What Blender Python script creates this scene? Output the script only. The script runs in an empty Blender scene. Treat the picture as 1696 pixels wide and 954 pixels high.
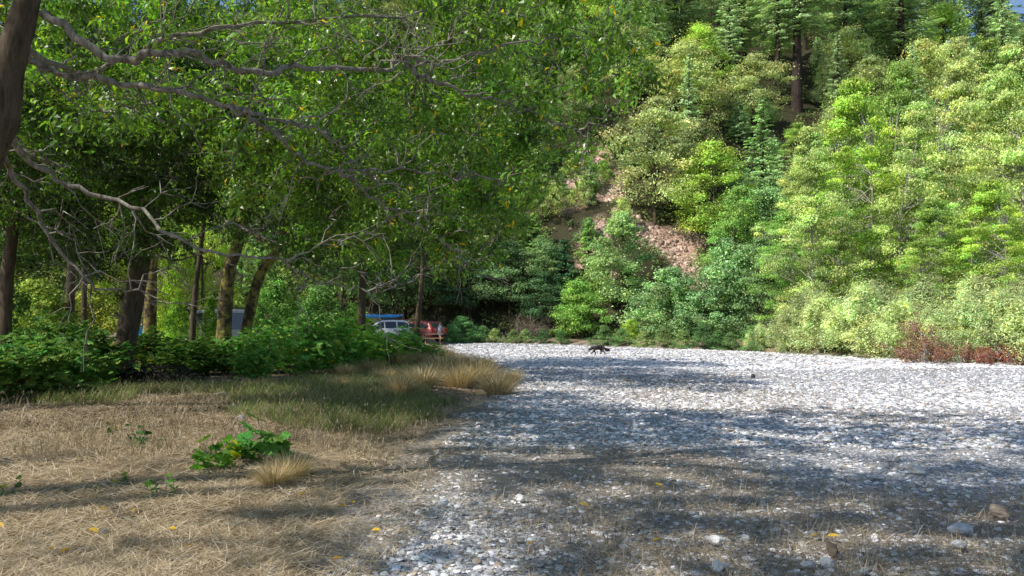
import bpy, bmesh, math, numpy as np
from mathutils import Vector, Matrix
R_ = math.radians
rng = np.random.default_rng(7)
scene = bpy.context.scene
COL = scene.collection
F = 1331.0; CX = 848.0; HZ = 535.0; EYE = 1.6

# ------------------------------------------------------------------ helpers
def P(px, py, Y):                      # a place seen at photo pixel (px,py), Y metres ahead
    return np.array([(px-CX)/F*Y, Y, EYE+(HZ-py)/F*Y])
def smooth(a, b, t):
    t = np.clip((t-a)/(b-a), 0, 1); return t*t*(3-2*t)
def norm(v):
    return v/np.maximum(np.linalg.norm(v, axis=-1, keepdims=True), 1e-9)

class MB:
    """collects geometry blocks (verts, faces of one arity, per-face tint, material slot)"""
    def __init__(s): s.v=[]; s.f=[]; s.t=[]; s.m=[]; s.n=0
    def add(s, v, f, tint=None, mat=0):
        v=np.asarray(v,float).reshape(-1,3); f=np.asarray(f,int)
        if len(v)==0: return s
        s.v.append(v); s.f.append(f+s.n); s.n+=len(v)
        if tint is None: tint=np.ones((len(f),3))
        tint=np.asarray(tint,float)
        if tint.ndim==1: tint=np.tile(tint,(len(f),1))
        s.t.append(tint); s.m.append(np.full(len(f),mat)); return s
    def mesh(s, name, mats, smooth_=False):
        me=bpy.data.meshes.new(name)
        V=np.concatenate(s.v); me.vertices.add(len(V)); me.vertices.foreach_set('co',V.astype(np.float32).ravel())
        L=np.concatenate([f.ravel() for f in s.f]); cnt=np.concatenate([np.full(len(f),f.shape[1]) for f in s.f])
        st=np.concatenate([[0],np.cumsum(cnt)[:-1]])
        me.loops.add(len(L)); me.loops.foreach_set('vertex_index',L.astype(np.int32))
        me.polygons.add(len(cnt)); me.polygons.foreach_set('loop_start',st.astype(np.int32))
        me.polygons.foreach_set('material_index',np.concatenate(s.m).astype(np.int32))
        me.polygons.foreach_set('use_smooth',np.full(len(cnt),bool(smooth_)))
        me.update(calc_edges=True)
        a=me.attributes.new('tint','FLOAT_COLOR','FACE'); T=np.concatenate(s.t)
        a.data.foreach_set('color',np.hstack([T,np.ones((len(T),1))]).astype(np.float32).ravel())
        for m in (mats if isinstance(mats,(list,tuple)) else [mats]): me.materials.append(m)
        return me

def link(name, data=None, parent=None, loc=None, rot=None, scale=None):
    o=bpy.data.objects.new(name,data); COL.objects.link(o)
    if parent is not None: o.parent=parent
    if loc is not None: o.location=[float(q) for q in loc]
    if rot is not None: o.rotation_euler=[float(q) for q in rot]
    if scale is not None: o.scale=[float(q) for q in (scale if np.ndim(scale) else (scale,)*3)]
    return o
def tag(o, label=None, cat=None, group=None, kind=None):
    if label: o['label']=label
    if cat: o['category']=cat
    if group: o['group']=group
    if kind: o['kind']=kind
    return o
def struct(name, me): return tag(link(name, me), kind='structure')

def frames(d, up):                     # columns: side, along, normal
    d=norm(d); s=norm(np.cross(d,up)); n=np.cross(s,d)
    return np.stack([s,d,n],axis=-1)
def stamp(tv, tf, pos, R, sc):
    tv=np.asarray(tv,float); tf=np.asarray(tf,int); N=len(pos); K=len(tv)
    sc=np.asarray(sc,float)
    if sc.ndim==1: sc=np.repeat(sc[:,None],3,1)
    v=np.einsum('nij,nkj->nki',R,tv[None]*sc[:,None,:])+np.asarray(pos)[:,None,:]
    f=(tf[None]+(np.arange(N)*K)[:,None,None]).reshape(-1,tf.shape[1])
    return v.reshape(-1,3), f
def rep(t, k): return np.repeat(t,k,axis=0)
def rdir(n, r=None):
    return norm((r or rng).normal(size=(n,3)))

LEAF=(np.array([[0,-.5,0],[.5,-.02,.14],[0,.5,-.04],[-.5,-.02,.14]]), np.array([[0,1,2,3]]))
LEAF6=(np.array([[0,-.5,0],[.42,-.2,.1],[.36,.2,.08],[0,.5,-.08],[-.36,.2,.08],[-.42,-.2,.1]]), np.array([[0,1,2,3],[0,3,4,5]]))
def lobed():
    ang=[-90,-60,-38,-15,8,28,50,72,90,108,130,152,172,195,218,240]
    rad=[.12,.50,.36,.50,.58,.40,.50,.48,.68,.48,.50,.40,.58,.50,.36,.50]
    v=[[0,0,-.05]]+[[r*math.cos(R_(a)),r*math.sin(R_(a))+.1,(.05 if i%2 else -.06)] for i,(a,r) in enumerate(zip(ang,rad))]
    n=len(ang); f=[[0,1+i,1+(i+1)%n] for i in range(n)]
    return np.array(v),np.array(f)
LOBED=lobed()
def blade_t(bend=.5):
    v=[];z=[0,.4,.75,1]; w=[.5,.42,.26,0]
    for zz,ww in zip(z,w):
        y=bend*zz*zz
        v+= [[-ww,y,zz],[ww,y,zz]] if ww>0 else [[0,y,zz]]
    return np.array(v), np.array([[0,1,3],[0,3,2],[2,3,5],[2,5,4],[4,5,6]])
BLADE=blade_t(.45)

def catmull(pts, n=8):
    p=np.asarray(pts,float); p=np.vstack([2*p[0]-p[1],p,2*p[-1]-p[-2]]); out=[]
    for i in range(1,len(p)-2):
        for t in np.linspace(0,1,n,endpoint=False):
            a,b,c,d=p[i-1],p[i],p[i+1],p[i+2]
            out.append(.5*((2*b)+(-a+c)*t+(2*a-5*b+4*c-d)*t*t+(-a+3*b-3*c+d)*t**3))
    out.append(p[-2]); return np.array(out)
def tube(mb, pts, r0, r1, sides=6, tint=None, mat=0, power=1.0, lump=0, r=None, radii=None):
    pts=np.asarray(pts,float); n=len(pts)
    t=np.gradient(pts,axis=0); t=norm(t)
    up=np.array([0,0,1.0]) if abs(t[:,2]).mean()<.8 else np.array([1.0,0,0])
    s=norm(np.cross(t,up)); u=np.cross(s,t)
    rad=(r0+(r1-r0)*np.linspace(0,1,n)**power) if radii is None else np.asarray(radii)
    a=np.linspace(0,2*math.pi,sides,endpoint=False)
    rr=np.tile(rad[:,None],(1,sides))
    if lump: rr=rr*(1+lump*(r or rng).normal(size=rr.shape))
    v=pts[:,None,:]+rr[...,None]*(np.cos(a)[None,:,None]*s[:,None,:]+np.sin(a)[None,:,None]*u[:,None,:])
    idx=np.arange(n*sides).reshape(n,sides); A=idx[:-1]; B=idx[1:]
    f=np.stack([A,np.roll(A,-1,1),np.roll(B,-1,1),B],-1).reshape(-1,4)
    mb.add(v.reshape(-1,3),f,tint,mat)
    return mb
def branch(mb, a, b, r0, r1, sides=4, sag=.15, n=6, r=None, tint=None, wig=.04):
    r=r or rng; a=np.asarray(a,float); b=np.asarray(b,float); L=np.linalg.norm(b-a)
    t=np.linspace(0,1,n)[:,None]; p=a+(b-a)*t
    p[:,2]+= (sag*L*np.sin(np.pi*t[:,0]))
    p[1:-1]+=r.normal(size=(n-2,3))*L*wig
    tube(mb,p,r0,r1,sides,tint); return p
def box(mb, c, s, rotz=0, tint=None, mat=0, tilt=0):
    v=np.array([[x,y,z] for x in(-.5,.5) for y in(-.5,.5) for z in(-.5,.5)])*np.array(s)
    M=np.array(Matrix.Rotation(rotz,3,'Z')@Matrix.Rotation(tilt,3,'X'))
    f=[[0,1,3,2],[4,6,7,5],[0,4,5,1],[2,3,7,6],[0,2,6,4],[1,5,7,3]]
    mb.add(v@M.T+np.array(c),f,tint,mat); return mb
def vnoise(x, y, s=1.0, seed=0):       # smooth value noise
    x=np.asarray(x,float)/s+seed*17.3; y=np.asarray(y,float)/s-seed*9.1
    xi=np.floor(x); yi=np.floor(y); fx=x-xi; fy=y-yi; fx=fx*fx*(3-2*fx); fy=fy*fy*(3-2*fy)
    def h(a,b):
        q=np.sin(a*127.1+b*311.7+seed*13.7)*43758.5453; return q-np.floor(q)
    return (h(xi,yi)*(1-fx)+h(xi+1,yi)*fx)*(1-fy)+(h(xi,yi+1)*(1-fx)+h(xi+1,yi+1)*fx)*fy

# ------------------------------------------------------------------ materials
def newmat(name):
    m=bpy.data.materials.new(name); m.use_nodes=True; nt=m.node_tree; nt.nodes.clear()
    return m,nt,nt.nodes,nt.links
def leaf_mat(name, trans=.4, rough=.5, spec=.35, gain=1.0, tr_tint=(1.1,1.15,.65)):
    m,nt,N,L=newmat(name)
    out=N.new('ShaderNodeOutputMaterial'); mix=N.new('ShaderNodeMixShader'); pr=N.new('ShaderNodeBsdfPrincipled'); tr=N.new('ShaderNodeBsdfTranslucent')
    at=N.new('ShaderNodeAttribute'); at.attribute_name='tint'; oi=N.new('ShaderNodeObjectInfo')
    mul=N.new('ShaderNodeMixRGB'); mul.blend_type='MULTIPLY'; mul.inputs[0].default_value=1
    L.new(at.outputs['Color'],mul.inputs[1]); L.new(oi.outputs['Color'],mul.inputs[2])
    m2=N.new('ShaderNodeMixRGB'); m2.blend_type='MULTIPLY'; m2.inputs[0].default_value=1; m2.inputs[2].default_value=(*tr_tint,1)
    L.new(mul.outputs[0],m2.inputs[1]); L.new(mul.outputs[0],pr.inputs['Base Color']); L.new(m2.outputs[0],tr.inputs['Color'])
    pr.inputs['Roughness'].default_value=rough; pr.inputs['Specular IOR Level'].default_value=spec
    mix.inputs[0].default_value=trans; L.new(pr.outputs[0],mix.inputs[1]); L.new(tr.outputs[0],mix.inputs[2]); L.new(mix.outputs[0],out.inputs[0])
    return m
def bark_mat(name, c1, c2, moss=None, scale=6.0, mossamt=.5):
    m,nt,N,L=newmat(name)
    out=N.new('ShaderNodeOutputMaterial'); pr=N.new('ShaderNodeBsdfPrincipled'); tc=N.new('ShaderNodeTexCoord')
    mp=N.new('ShaderNodeMapping'); mp.inputs['Scale'].default_value=(scale,scale,scale*.22)
    L.new(tc.outputs['Object'],mp.inputs[0])
    n1=N.new('ShaderNodeTexNoise'); n1.inputs['Scale'].default_value=2.2; n1.inputs['Detail'].default_value=8; n1.inputs['Roughness'].default_value=.7
    L.new(mp.outputs[0],n1.inputs['Vector'])
    rp=N.new('ShaderNodeValToRGB'); rp.color_ramp.elements[0].position=.32; rp.color_ramp.elements[0].color=(*c1,1); rp.color_ramp.elements[1].position=.68; rp.color_ramp.elements[1].color=(*c2,1)
    L.new(n1.outputs['Fac'],rp.inputs[0]); last=rp.outputs[0]
    if moss:
        n2=N.new('ShaderNodeTexNoise'); n2.inputs['Scale'].default_value=4.5; n2.inputs['Detail'].default_value=8; n2.inputs['Roughness'].default_value=.7
        L.new(tc.outputs['Object'],n2.inputs['Vector'])
        r2=N.new('ShaderNodeValToRGB'); r2.color_ramp.elements[0].position=.56-mossamt*.25; r2.color_ramp.elements[1].position=.64-mossamt*.2
        L.new(n2.outputs['Fac'],r2.inputs[0]); mx=N.new('ShaderNodeMixRGB'); mx.inputs[2].default_value=(*moss,1)
        L.new(r2.outputs[0],mx.inputs[0]); L.new(last,mx.inputs[1]); last=mx.outputs[0]
    L.new(last,pr.inputs['Base Color']); pr.inputs['Roughness'].default_value=.9; pr.inputs['Specular IOR Level'].default_value=.15
    bp=N.new('ShaderNodeBump'); bp.inputs['Strength'].default_value=.9; bp.inputs['Distance'].default_value=.03
    L.new(n1.outputs['Fac'],bp.inputs['Height']); L.new(bp.outputs[0],pr.inputs['Normal']); L.new(pr.outputs[0],out.inputs[0])
    return m
def tint_mat(name, rough=.85, noise=30, amt=.35, spec=.2, bump=.3, bdist=.01, objcol=False):
    """base colour = face tint, mottled by noise"""
    m,nt,N,L=newmat(name)
    out=N.new('ShaderNodeOutputMaterial'); pr=N.new('ShaderNodeBsdfPrincipled'); at=N.new('ShaderNodeAttribute'); at.attribute_name='tint'
    tc=N.new('ShaderNodeTexCoord'); n1=N.new('ShaderNodeTexNoise'); n1.inputs['Scale'].default_value=noise; n1.inputs['Detail'].default_value=5
    L.new(tc.outputs['Object'],n1.inputs['Vector'])
    mr=N.new('ShaderNodeMapRange'); mr.inputs['From Min'].default_value=.3; mr.inputs['From Max'].default_value=.7; mr.inputs['To Min'].default_value=1-amt; mr.inputs['To Max'].default_value=1+amt
    L.new(n1.outputs['Fac'],mr.inputs[0]); vm=N.new('ShaderNodeVectorMath'); vm.operation='SCALE'
    L.new(at.outputs['Color'],vm.inputs[0]); L.new(mr.outputs[0],vm.inputs['Scale']); last=vm.outputs[0]
    L.new(last,pr.inputs['Base Color']); pr.inputs['Roughness'].default_value=rough; pr.inputs['Specular IOR Level'].default_value=spec
    if bump:
        bp=N.new('ShaderNodeBump'); bp.inputs['Strength'].default_value=bump; bp.inputs['Distance'].default_value=bdist
        L.new(n1.outputs['Fac'],bp.inputs['Height']); L.new(bp.outputs[0],pr.inputs['Normal'])
    L.new(pr.outputs[0],out.inputs[0]); return m
def plain_mat(name, col, rough=.5, metal=0, coat=0, spec=.5, amt=.08, noise=8):
    m,nt,N,L=newmat(name)
    out=N.new('ShaderNodeOutputMaterial'); pr=N.new('ShaderNodeBsdfPrincipled'); tc=N.new('ShaderNodeTexCoord'); n1=N.new('ShaderNodeTexNoise'); n1.inputs['Scale'].default_value=noise; n1.inputs['Detail'].default_value=4
    L.new(tc.outputs['Object'],n1.inputs['Vector']); mx=N.new('ShaderNodeMixRGB')
    mx.inputs[1].default_value=(*[c*(1-amt) for c in col],1); mx.inputs[2].default_value=(*[min(1,c*(1+amt)) for c in col],1)
    L.new(n1.outputs['Fac'],mx.inputs[0]); L.new(mx.outputs[0],pr.inputs['Base Color'])
    pr.inputs['Roughness'].default_value=rough; pr.inputs['Metallic'].default_value=metal; pr.inputs['Coat Weight'].default_value=coat; pr.inputs['Specular IOR Level'].default_value=spec
    L.new(pr.outputs[0],out.inputs[0]); return m

M_BAY=leaf_mat('bay_leaf',.5,.33,.6,tr_tint=(1.35,1.5,.4))
M_LEAF=leaf_mat('broad_leaf',.28,.6,.12)
M_FIR=leaf_mat('fir_needles',.22,.6,.2,tr_tint=(1.1,1.15,.5))
M_SOFT=leaf_mat('soft_leaf',.3,.65,.12,tr_tint=(1.1,1.25,.6))
M_GRASS=leaf_mat('grass_blade',.35,.6,.2,tr_tint=(1.1,1.1,.6))
M_BARK=bark_mat('brown_bark',(.035,.026,.018),(.16,.12,.085),moss=(.07,.075,.02),mossamt=.0)
M_MOSSY=bark_mat('mossy_bark',(.025,.02,.014),(.13,.10,.065),moss=(.28,.23,.06),mossamt=.42)
M_PALE=bark_mat('pale_bark',(.22,.20,.17),(.50,.47,.42),scale=4)
M_TWIG=bark_mat('grey_branch',(.07,.06,.05),(.40,.36,.31),moss=(.14,.13,.05),mossamt=-.05,scale=9)
M_DARKB=bark_mat('dark_fir_bark',(.02,.015,.014),(.085,.06,.05),scale=3)
M_STONE=tint_mat('river_stone',.75,40,.22,.25,.35,.006)
M_STONEF=tint_mat('rock_face',.85,14,.3,.2,.6,.02)
M_STRAW=leaf_mat('dry_straw',.25,.6,.25,tr_tint=(1,.95,.7))
M_LIMB=bark_mat('pale_limb_bark',(.07,.06,.05),(.46,.42,.36),moss=(.16,.15,.05),mossamt=.0,scale=8)
M_DEAD=bark_mat('dead_wood',(.25,.22,.2),(.55,.51,.46),scale=5)
M_RUST=leaf_mat('rusty_dead_leaves',.3,.7,.1,tr_tint=(1.1,.8,.6))

# ------------------------------------------------------------------ terrain
FX=[-300,-120,-60,-30,-10,-4,5,14,25,45,80,300]; FY=[140,110,96,84,73,69,64,61,62,66,80,150]
def yfoot(x): return np.interp(x,FX,FY)
EX_Y=[-40,5.1,8,12.9,18.5,28.4,42.6,60.8,75,200]; EX_X=[-1.6,-1.25,-1.3,-.9,0.0,-.4,-2.8,-4.9,-7,-20]
def xedge(y): return np.interp(y,EX_Y,EX_X)            # left rim of the gravel
# right / far rim of the gravel bar
RX=[-300,-20,-4,5,13,16,19,24,40,300]; RY=[90,72,64.5,57,45,37,30,24,14,-60]
def yrim(x): return np.interp(x,RX,RY)
def terrain(x,y):
    x=np.asarray(x,float); y=np.asarray(y,float)
    s=y-yfoot(x)
    rise=.80*np.where(s>0, s-2.5*(1-np.exp(-np.maximum(s,0)/2.5)), 0)
    gul=(vnoise(x+y*.25,y*.18,9,3)-.5)*5+(vnoise(x,y,4,5)-.5)*1.6
    rise=rise+gul*smooth(3,16,s)
    cap=np.interp(x,[-300,40,66,95,300],[85,84,66,52,40])
    rise=np.where(rise>cap*.8, cap*.8+cap*.2*np.tanh((rise-cap*.8)/(cap*.2)), rise)
    flat=(vnoise(x,y,6,1)-.5)*.10+(vnoise(x,y,1.7,2)-.5)*.05
    wood=smooth(.3,2.5,xedge(y)-x)*(.10+.10*vnoise(x,y,3,8))*smooth(6,14,y)
    bank=smooth(0,3,y-yrim(x))*(.25+.2*vnoise(x,y,3,9))
    return rise+flat*np.where(s>0,0.3,1)+wood+bank
def tz(x,y): return float(terrain(np.array([x]),np.array([y]))[0])
def hit(px,py):
    Y=np.arange(4,230,.25); x=(px-CX)/F*Y; z=EYE+(HZ-py)/F*Y
    g=terrain(x,Y); k=np.argmax(g>=z) if np.any(g>=z) else int(np.argmin(np.where(Y>70,z-g,1e9)))
    return np.array([x[k],Y[k],g[k]])
SCAR=[(1152,470,16),(1140,445,20),(1120,420,30),(1090,400,24),(1060,385,18),(1035,352,14),(1015,325,18),(1010,300,14),(1000,262,15),(955,300,22),(945,335,18),(965,270,14),(985,390,10),(985,440,12),(1000,465,14),(1130,395,20)]
scar_w=[]
for (a,b,r) in SCAR:
    h=hit(a,b); scar_w.append((h[0],h[1],max(1.2,r/F*h[1]*1.2)))

def axis(breaks):
    out=[]
    for a,b,st in breaks: out+=list(np.arange(a,b,st))
    out.append(breaks[-1][1]); return np.array(out)
gx=axis([(-320,-100,12),(-100,-40,2),(-40,-14,.8),(-14,14,.16),(14,50,.8),(50,120,2.2),(120,320,12)])
gy=axis([(-60,3,3),(3,22,.16),(22,50,.5),(50,140,1.1),(140,200,3),(200,420,12)])
GX,GY=np.meshgrid(gx,gy); GZ=terrain(GX,GY)
V=np.stack([GX,GY,GZ],-1).reshape(-1,3); nx=len(gx); ny=len(gy)
idx=np.arange(nx*ny).reshape(ny,nx); A=idx[:-1,:-1]
Q=np.stack([A,idx[:-1,1:],idx[1:,1:],idx[1:,:-1]],-1).reshape(-1,4)
fc=V[Q].mean(1); X_,Y_=fc[:,0],fc[:,1]
isH=(Y_-yfoot(X_))>0.0
def zones(x,y):
    n=(vnoise(x,y,1.2,4)-.5)*1.1+(vnoise(x,y,.35,6)-.5)*.7
    g=smooth(-.7,.7,x-xedge(y)+n*1.0)                 # gravel
    far=smooth(-.6,.9,y-yrim(x)+n)                    # beyond the far rim
    g=g*(1-far)
    sc=np.zeros_like(x)
    for (a,b,r) in scar_w:
        d=np.hypot((x-a),(y-b)*1.0); sc=np.maximum(sc,1-smooth(r*.8,r*1.4,d+ (vnoise(x,y,1.5,7)-.5)*1.5))
    tan=smooth(.50,.72,vnoise(x*.7,y,2.2,12))*(.55+.45*smooth(4,1.5,abs(x-3.2)))   # litter on the gravel
    return g,sc,tan
def sub(mask,name,mat):
    q=Q[mask]; u,inv=np.unique(q,return_inverse=True); vv=V[u]; q=inv.reshape(-1,4)
    mb=MB().add(vv,q); me=mb.mesh(name,mat,True)
    g,sc,tan=zones(vv[:,0],vv[:,1])
    a=me.attributes.new('zone','FLOAT_COLOR','POINT'); a.data.foreach_set('color',np.stack([g,sc,tan,np.ones_like(g)],-1).astype(np.float32).ravel())
    return me
def ground_mat(hill=False):
    m,nt,N,L=newmat('hill_soil' if hill else 'gravel_and_straw_ground')
    out=N.new('ShaderNodeOutputMaterial'); pr=N.new('ShaderNodeBsdfPrincipled'); at=N.new('ShaderNodeAttribute'); at.attribute_name='zone'
    sp=N.new('ShaderNodeSeparateColor'); L.new(at.outputs['Color'],sp.inputs[0]); tc=N.new('ShaderNodeTexCoord')
    def noise(sc,det=6,vec=None):
        n=N.new('ShaderNodeTexNoise'); n.inputs['Scale'].default_value=sc; n.inputs['Detail'].default_value=det; n.inputs['Roughness'].default_value=.65
        L.new(vec or tc.outputs['Object'],n.inputs['Vector']); return n
    def ramp(src,stops):
        r=N.new('ShaderNodeValToRGB'); e=r.color_ramp.elements
        while len(e)<len(stops): e.new(.5)
        for q,(p,c) in zip(e,stops): q.position=p; q.color=(*c,1)
        L.new(src,r.inputs[0]); return r
    def mixc(f,a,b):
        mx=N.new('ShaderNodeMixRGB'); L.new(f,mx.inputs[0]); L.new(a,mx.inputs[1]); L.new(b,mx.inputs[2]); return mx.outputs[0]
    if hill:
        na=noise(.5,8); nb=noise(2.5,8)
        soil=ramp(na.outputs['Fac'],[(.3,(.03,.032,.016)),(.55,(.07,.062,.035)),(.75,(.05,.075,.02))])
        nc=noise(9,8); ns=N.new('ShaderNodeMath'); ns.operation='ADD'; L.new(nb.outputs['Fac'],ns.inputs[0]); L.new(nc.outputs['Fac'],ns.inputs[1]); nh=N.new('ShaderNodeMath'); nh.operation='MULTIPLY'; nh.inputs[1].default_value=.5; L.new(ns.outputs[0],nh.inputs[0])
        scar=ramp(nh.outputs[0],[(.36,(.20,.12,.09)),(.47,(.52,.32,.24)),(.53,(.66,.45,.36)),(.62,(.80,.64,.54))])
        col=mixc(sp.outputs[1],soil.outputs[0],scar.outputs[0]); hsrc=nh.outputs[0]; bd=.6
    else:
        vo=N.new('ShaderNodeTexVoronoi'); vo.inputs['Scale'].default_value=38
        mp=N.new('ShaderNodeMapping'); mp.inputs['Scale'].default_value=(1,1.3,1); L.new(tc.outputs['Object'],mp.inputs[0]); L.new(mp.outputs[0],vo.inputs['Vector'])
        sg=N.new('ShaderNodeSeparateColor'); L.new(vo.outputs['Color'],sg.inputs[0])
        st=ramp(sg.outputs[0],[(0,(.24,.24,.25)),(.5,(.52,.53,.55)),(1,(.84,.85,.88))])
        gap=ramp(vo.outputs['Distance'],[(.25,(1,1,1)),(.75,(.42,.41,.41))])
        mm=N.new('ShaderNodeMixRGB'); mm.blend_type='MULTIPLY'; mm.inputs[0].default_value=1; L.new(st.outputs[0],mm.inputs[1]); L.new(gap.outputs[0],mm.inputs[2])
        fine=noise(60,5); tanc=ramp(fine.outputs['Fac'],[(.3,(.17,.13,.09)),(.7,(.42,.34,.25))])
        tf=N.new('ShaderNodeMath'); tf.operation='MULTIPLY'; tf.inputs[1].default_value=.7; L.new(sp.outputs[2],tf.inputs[0])
        gr=mixc(tf.outputs[0],mm.outputs[0],tanc.outputs[0])
        nl=noise(1.1,6); straw=ramp(fine.outputs['Fac'],[(.28,(.12,.085,.055)),(.5,(.34,.26,.17)),(.72,(.58,.47,.34))])
        dirt=ramp(fine.outputs['Fac'],[(.3,(.03,.024,.018)),(.7,(.13,.10,.07))])
        dm=ramp(nl.outputs['Fac'],[(.46,(0,0,0)),(.62,(1,1,1))])
        lf=mixc(dm.outputs[0],straw.outputs[0],dirt.outputs[0])
        col=mixc(sp.outputs[0],lf,gr)
        ad=N.new('ShaderNodeMath'); ad.operation='ADD'; L.new(fine.outputs['Fac'],ad.inputs[0]); L.new(sg.outputs[1],ad.inputs[1]); hsrc=ad.outputs[0]; bd=.02
    L.new(col,pr.inputs['Base Color']); pr.inputs['Roughness'].default_value=.95; pr.inputs['Specular IOR Level'].default_value=.1
    bp=N.new('ShaderNodeBump'); bp.inputs['Strength'].default_value=.7; bp.inputs['Distance'].default_value=bd; L.new(hsrc,bp.inputs['Height']); L.new(bp.outputs[0],pr.inputs['Normal'])
    L.new(pr.outputs[0],out.inputs[0]); return m
struct('ground',sub(~isH,'ground',ground_mat()))
struct('hillside',sub(isH,'hillside',ground_mat(True)))

# ------------------------------------------------------------------ tree makers (meshes are shared by repeats)
def clumps_to_leaves(mb, C, Rr, per, L, W, r, tmpl=LEAF, flat=.62, updir=.5, tv=.32, cv=.22, warm=.0, spec_col=None, shell=.38, down=0, soft=False):
    """leaf clusters: C centres, Rr radii"""
    n=len(C); tot=n*per; ci=np.repeat(np.arange(n),per)
    d=rdir(tot,r); rad=r.random(tot)**shell
    ax=.55+.9*r.random((n,3)); off=d*rad[:,None]*Rr[ci][:,None]*ax[ci]; off[:,2]*=flat
    if soft: off+=r.normal(size=off.shape)*Rr[ci][:,None]*.2*np.array([1,1,flat]); stray=r.random(tot)<.07; off[stray]*=2.0
    pos=C[ci]+off
    nrm=norm(d*.8+np.array([0,0,updir])+rdir(tot,r)*.55)
    al=norm(rdir(tot,r)+d*.25-np.array([0,0,down])); al=norm(al-nrm*np.sum(al*nrm,1,keepdims=True)*.85)
    sc=(.7+.6*r.random(tot))
    v,f=stamp(tmpl[0],tmpl[1],pos,frames(al,nrm),np.stack([sc*W,sc*L,sc*L],-1))
    cb=1+cv*r.normal(size=n); cb=np.clip(cb,.5,1.6)
    t=np.clip(1+tv*r.normal(size=tot),.4,1.8)*cb[ci]
    T=np.repeat(t[:,None],3,1); hue=r.normal(size=tot)*.10+(r.normal(size=n)*.05)[ci]+warm
    T[:,0]*=1+hue; T[:,2]*=1-hue*.5
    if spec_col:
        m=r.random(tot)<spec_col[0]; T[m]=np.array(spec_col[1])*(.7+.6*r.random((m.sum(),1)))
    mb.add(v,f,rep(T,len(tmpl[1])))
def broadleaf(seed,H,W,base=.2,ncl=80,per=190,L=.24,Wd=.15,crad=.12,lean=0,trunk_r=None,bmat=None,prof=.55,mat=None,multi=1,flat=.62,tmpl=LEAF,spec_col=None,bvis=.6,tip=.0,shell=.38):
    r=np.random.default_rng(seed); tr=MB(); cr=MB(); br=MB()
    trunk_r=trunk_r or H*.016
    stems=[]
    for k in range(multi):
        a=r.random()*6.28; sp=(0 if multi==1 else .10*H)
        top=np.array([lean*H+sp*math.cos(a),sp*math.sin(a),H*.86*(1 if k==0 else .85)])
        mid=top*.5+r.normal(size=3)*H*.03*np.array([1,1,.2]); st=np.array([.12*math.cos(a),.12*math.sin(a),-.3])*(multi>1)+np.array([0,0,-.3])*(multi==1)
        p=catmull([st,mid*np.array([.8,.8,.6]),mid*1.2,top],6); stems.append(p)
        tube(tr,p,trunk_r*(1 if multi==1 else .7),trunk_r*.18,8,power=.8,lump=.05,r=r)
    lob=r.random(6)*6.28
    t=base+(1-base)*r.random(ncl)**.85; th=r.random(ncl)*6.28
    u=(t-base)/(1-base); env=W/2*np.clip(np.sin(np.pi*np.clip(u,0.02,.995)**prof),0.05,1)**.75
    env*=1+.22*np.sin(2*th+lob[0]+u*4)+.16*np.sin(5*th+lob[1]+u*9)
    rr=env*(r.random(ncl)**.42)
    C=np.stack([rr*np.cos(th)+lean*H*t,rr*np.sin(th),t*H],-1); R=W*crad*(.5+1.0*r.random(ncl))*(1-.35*u)
    clumps_to_leaves(cr,C,R,per,L,Wd,r,tmpl,flat=flat,spec_col=spec_col,shell=shell,soft=True)
    for i in range(ncl):
        if r.random()<bvis:
            s=stems[r.integers(len(stems))]; h=np.clip(C[i,2]-rr[i]*.55,base*H*.6,H*.84); k=np.argmin(abs(s[:,2]-h)); branch(br,s[k],C[i],trunk_r*.28*(1-u[i]*.5),.012,4,.08,6,r)
    n=bmat or M_BARK
    return dict(trunk=tr.mesh('trunk',n,True),branches=br.mesh('branches',n,True),crown=cr.mesh('crown',mat or M_LEAF),H=H,W=W)
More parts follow.
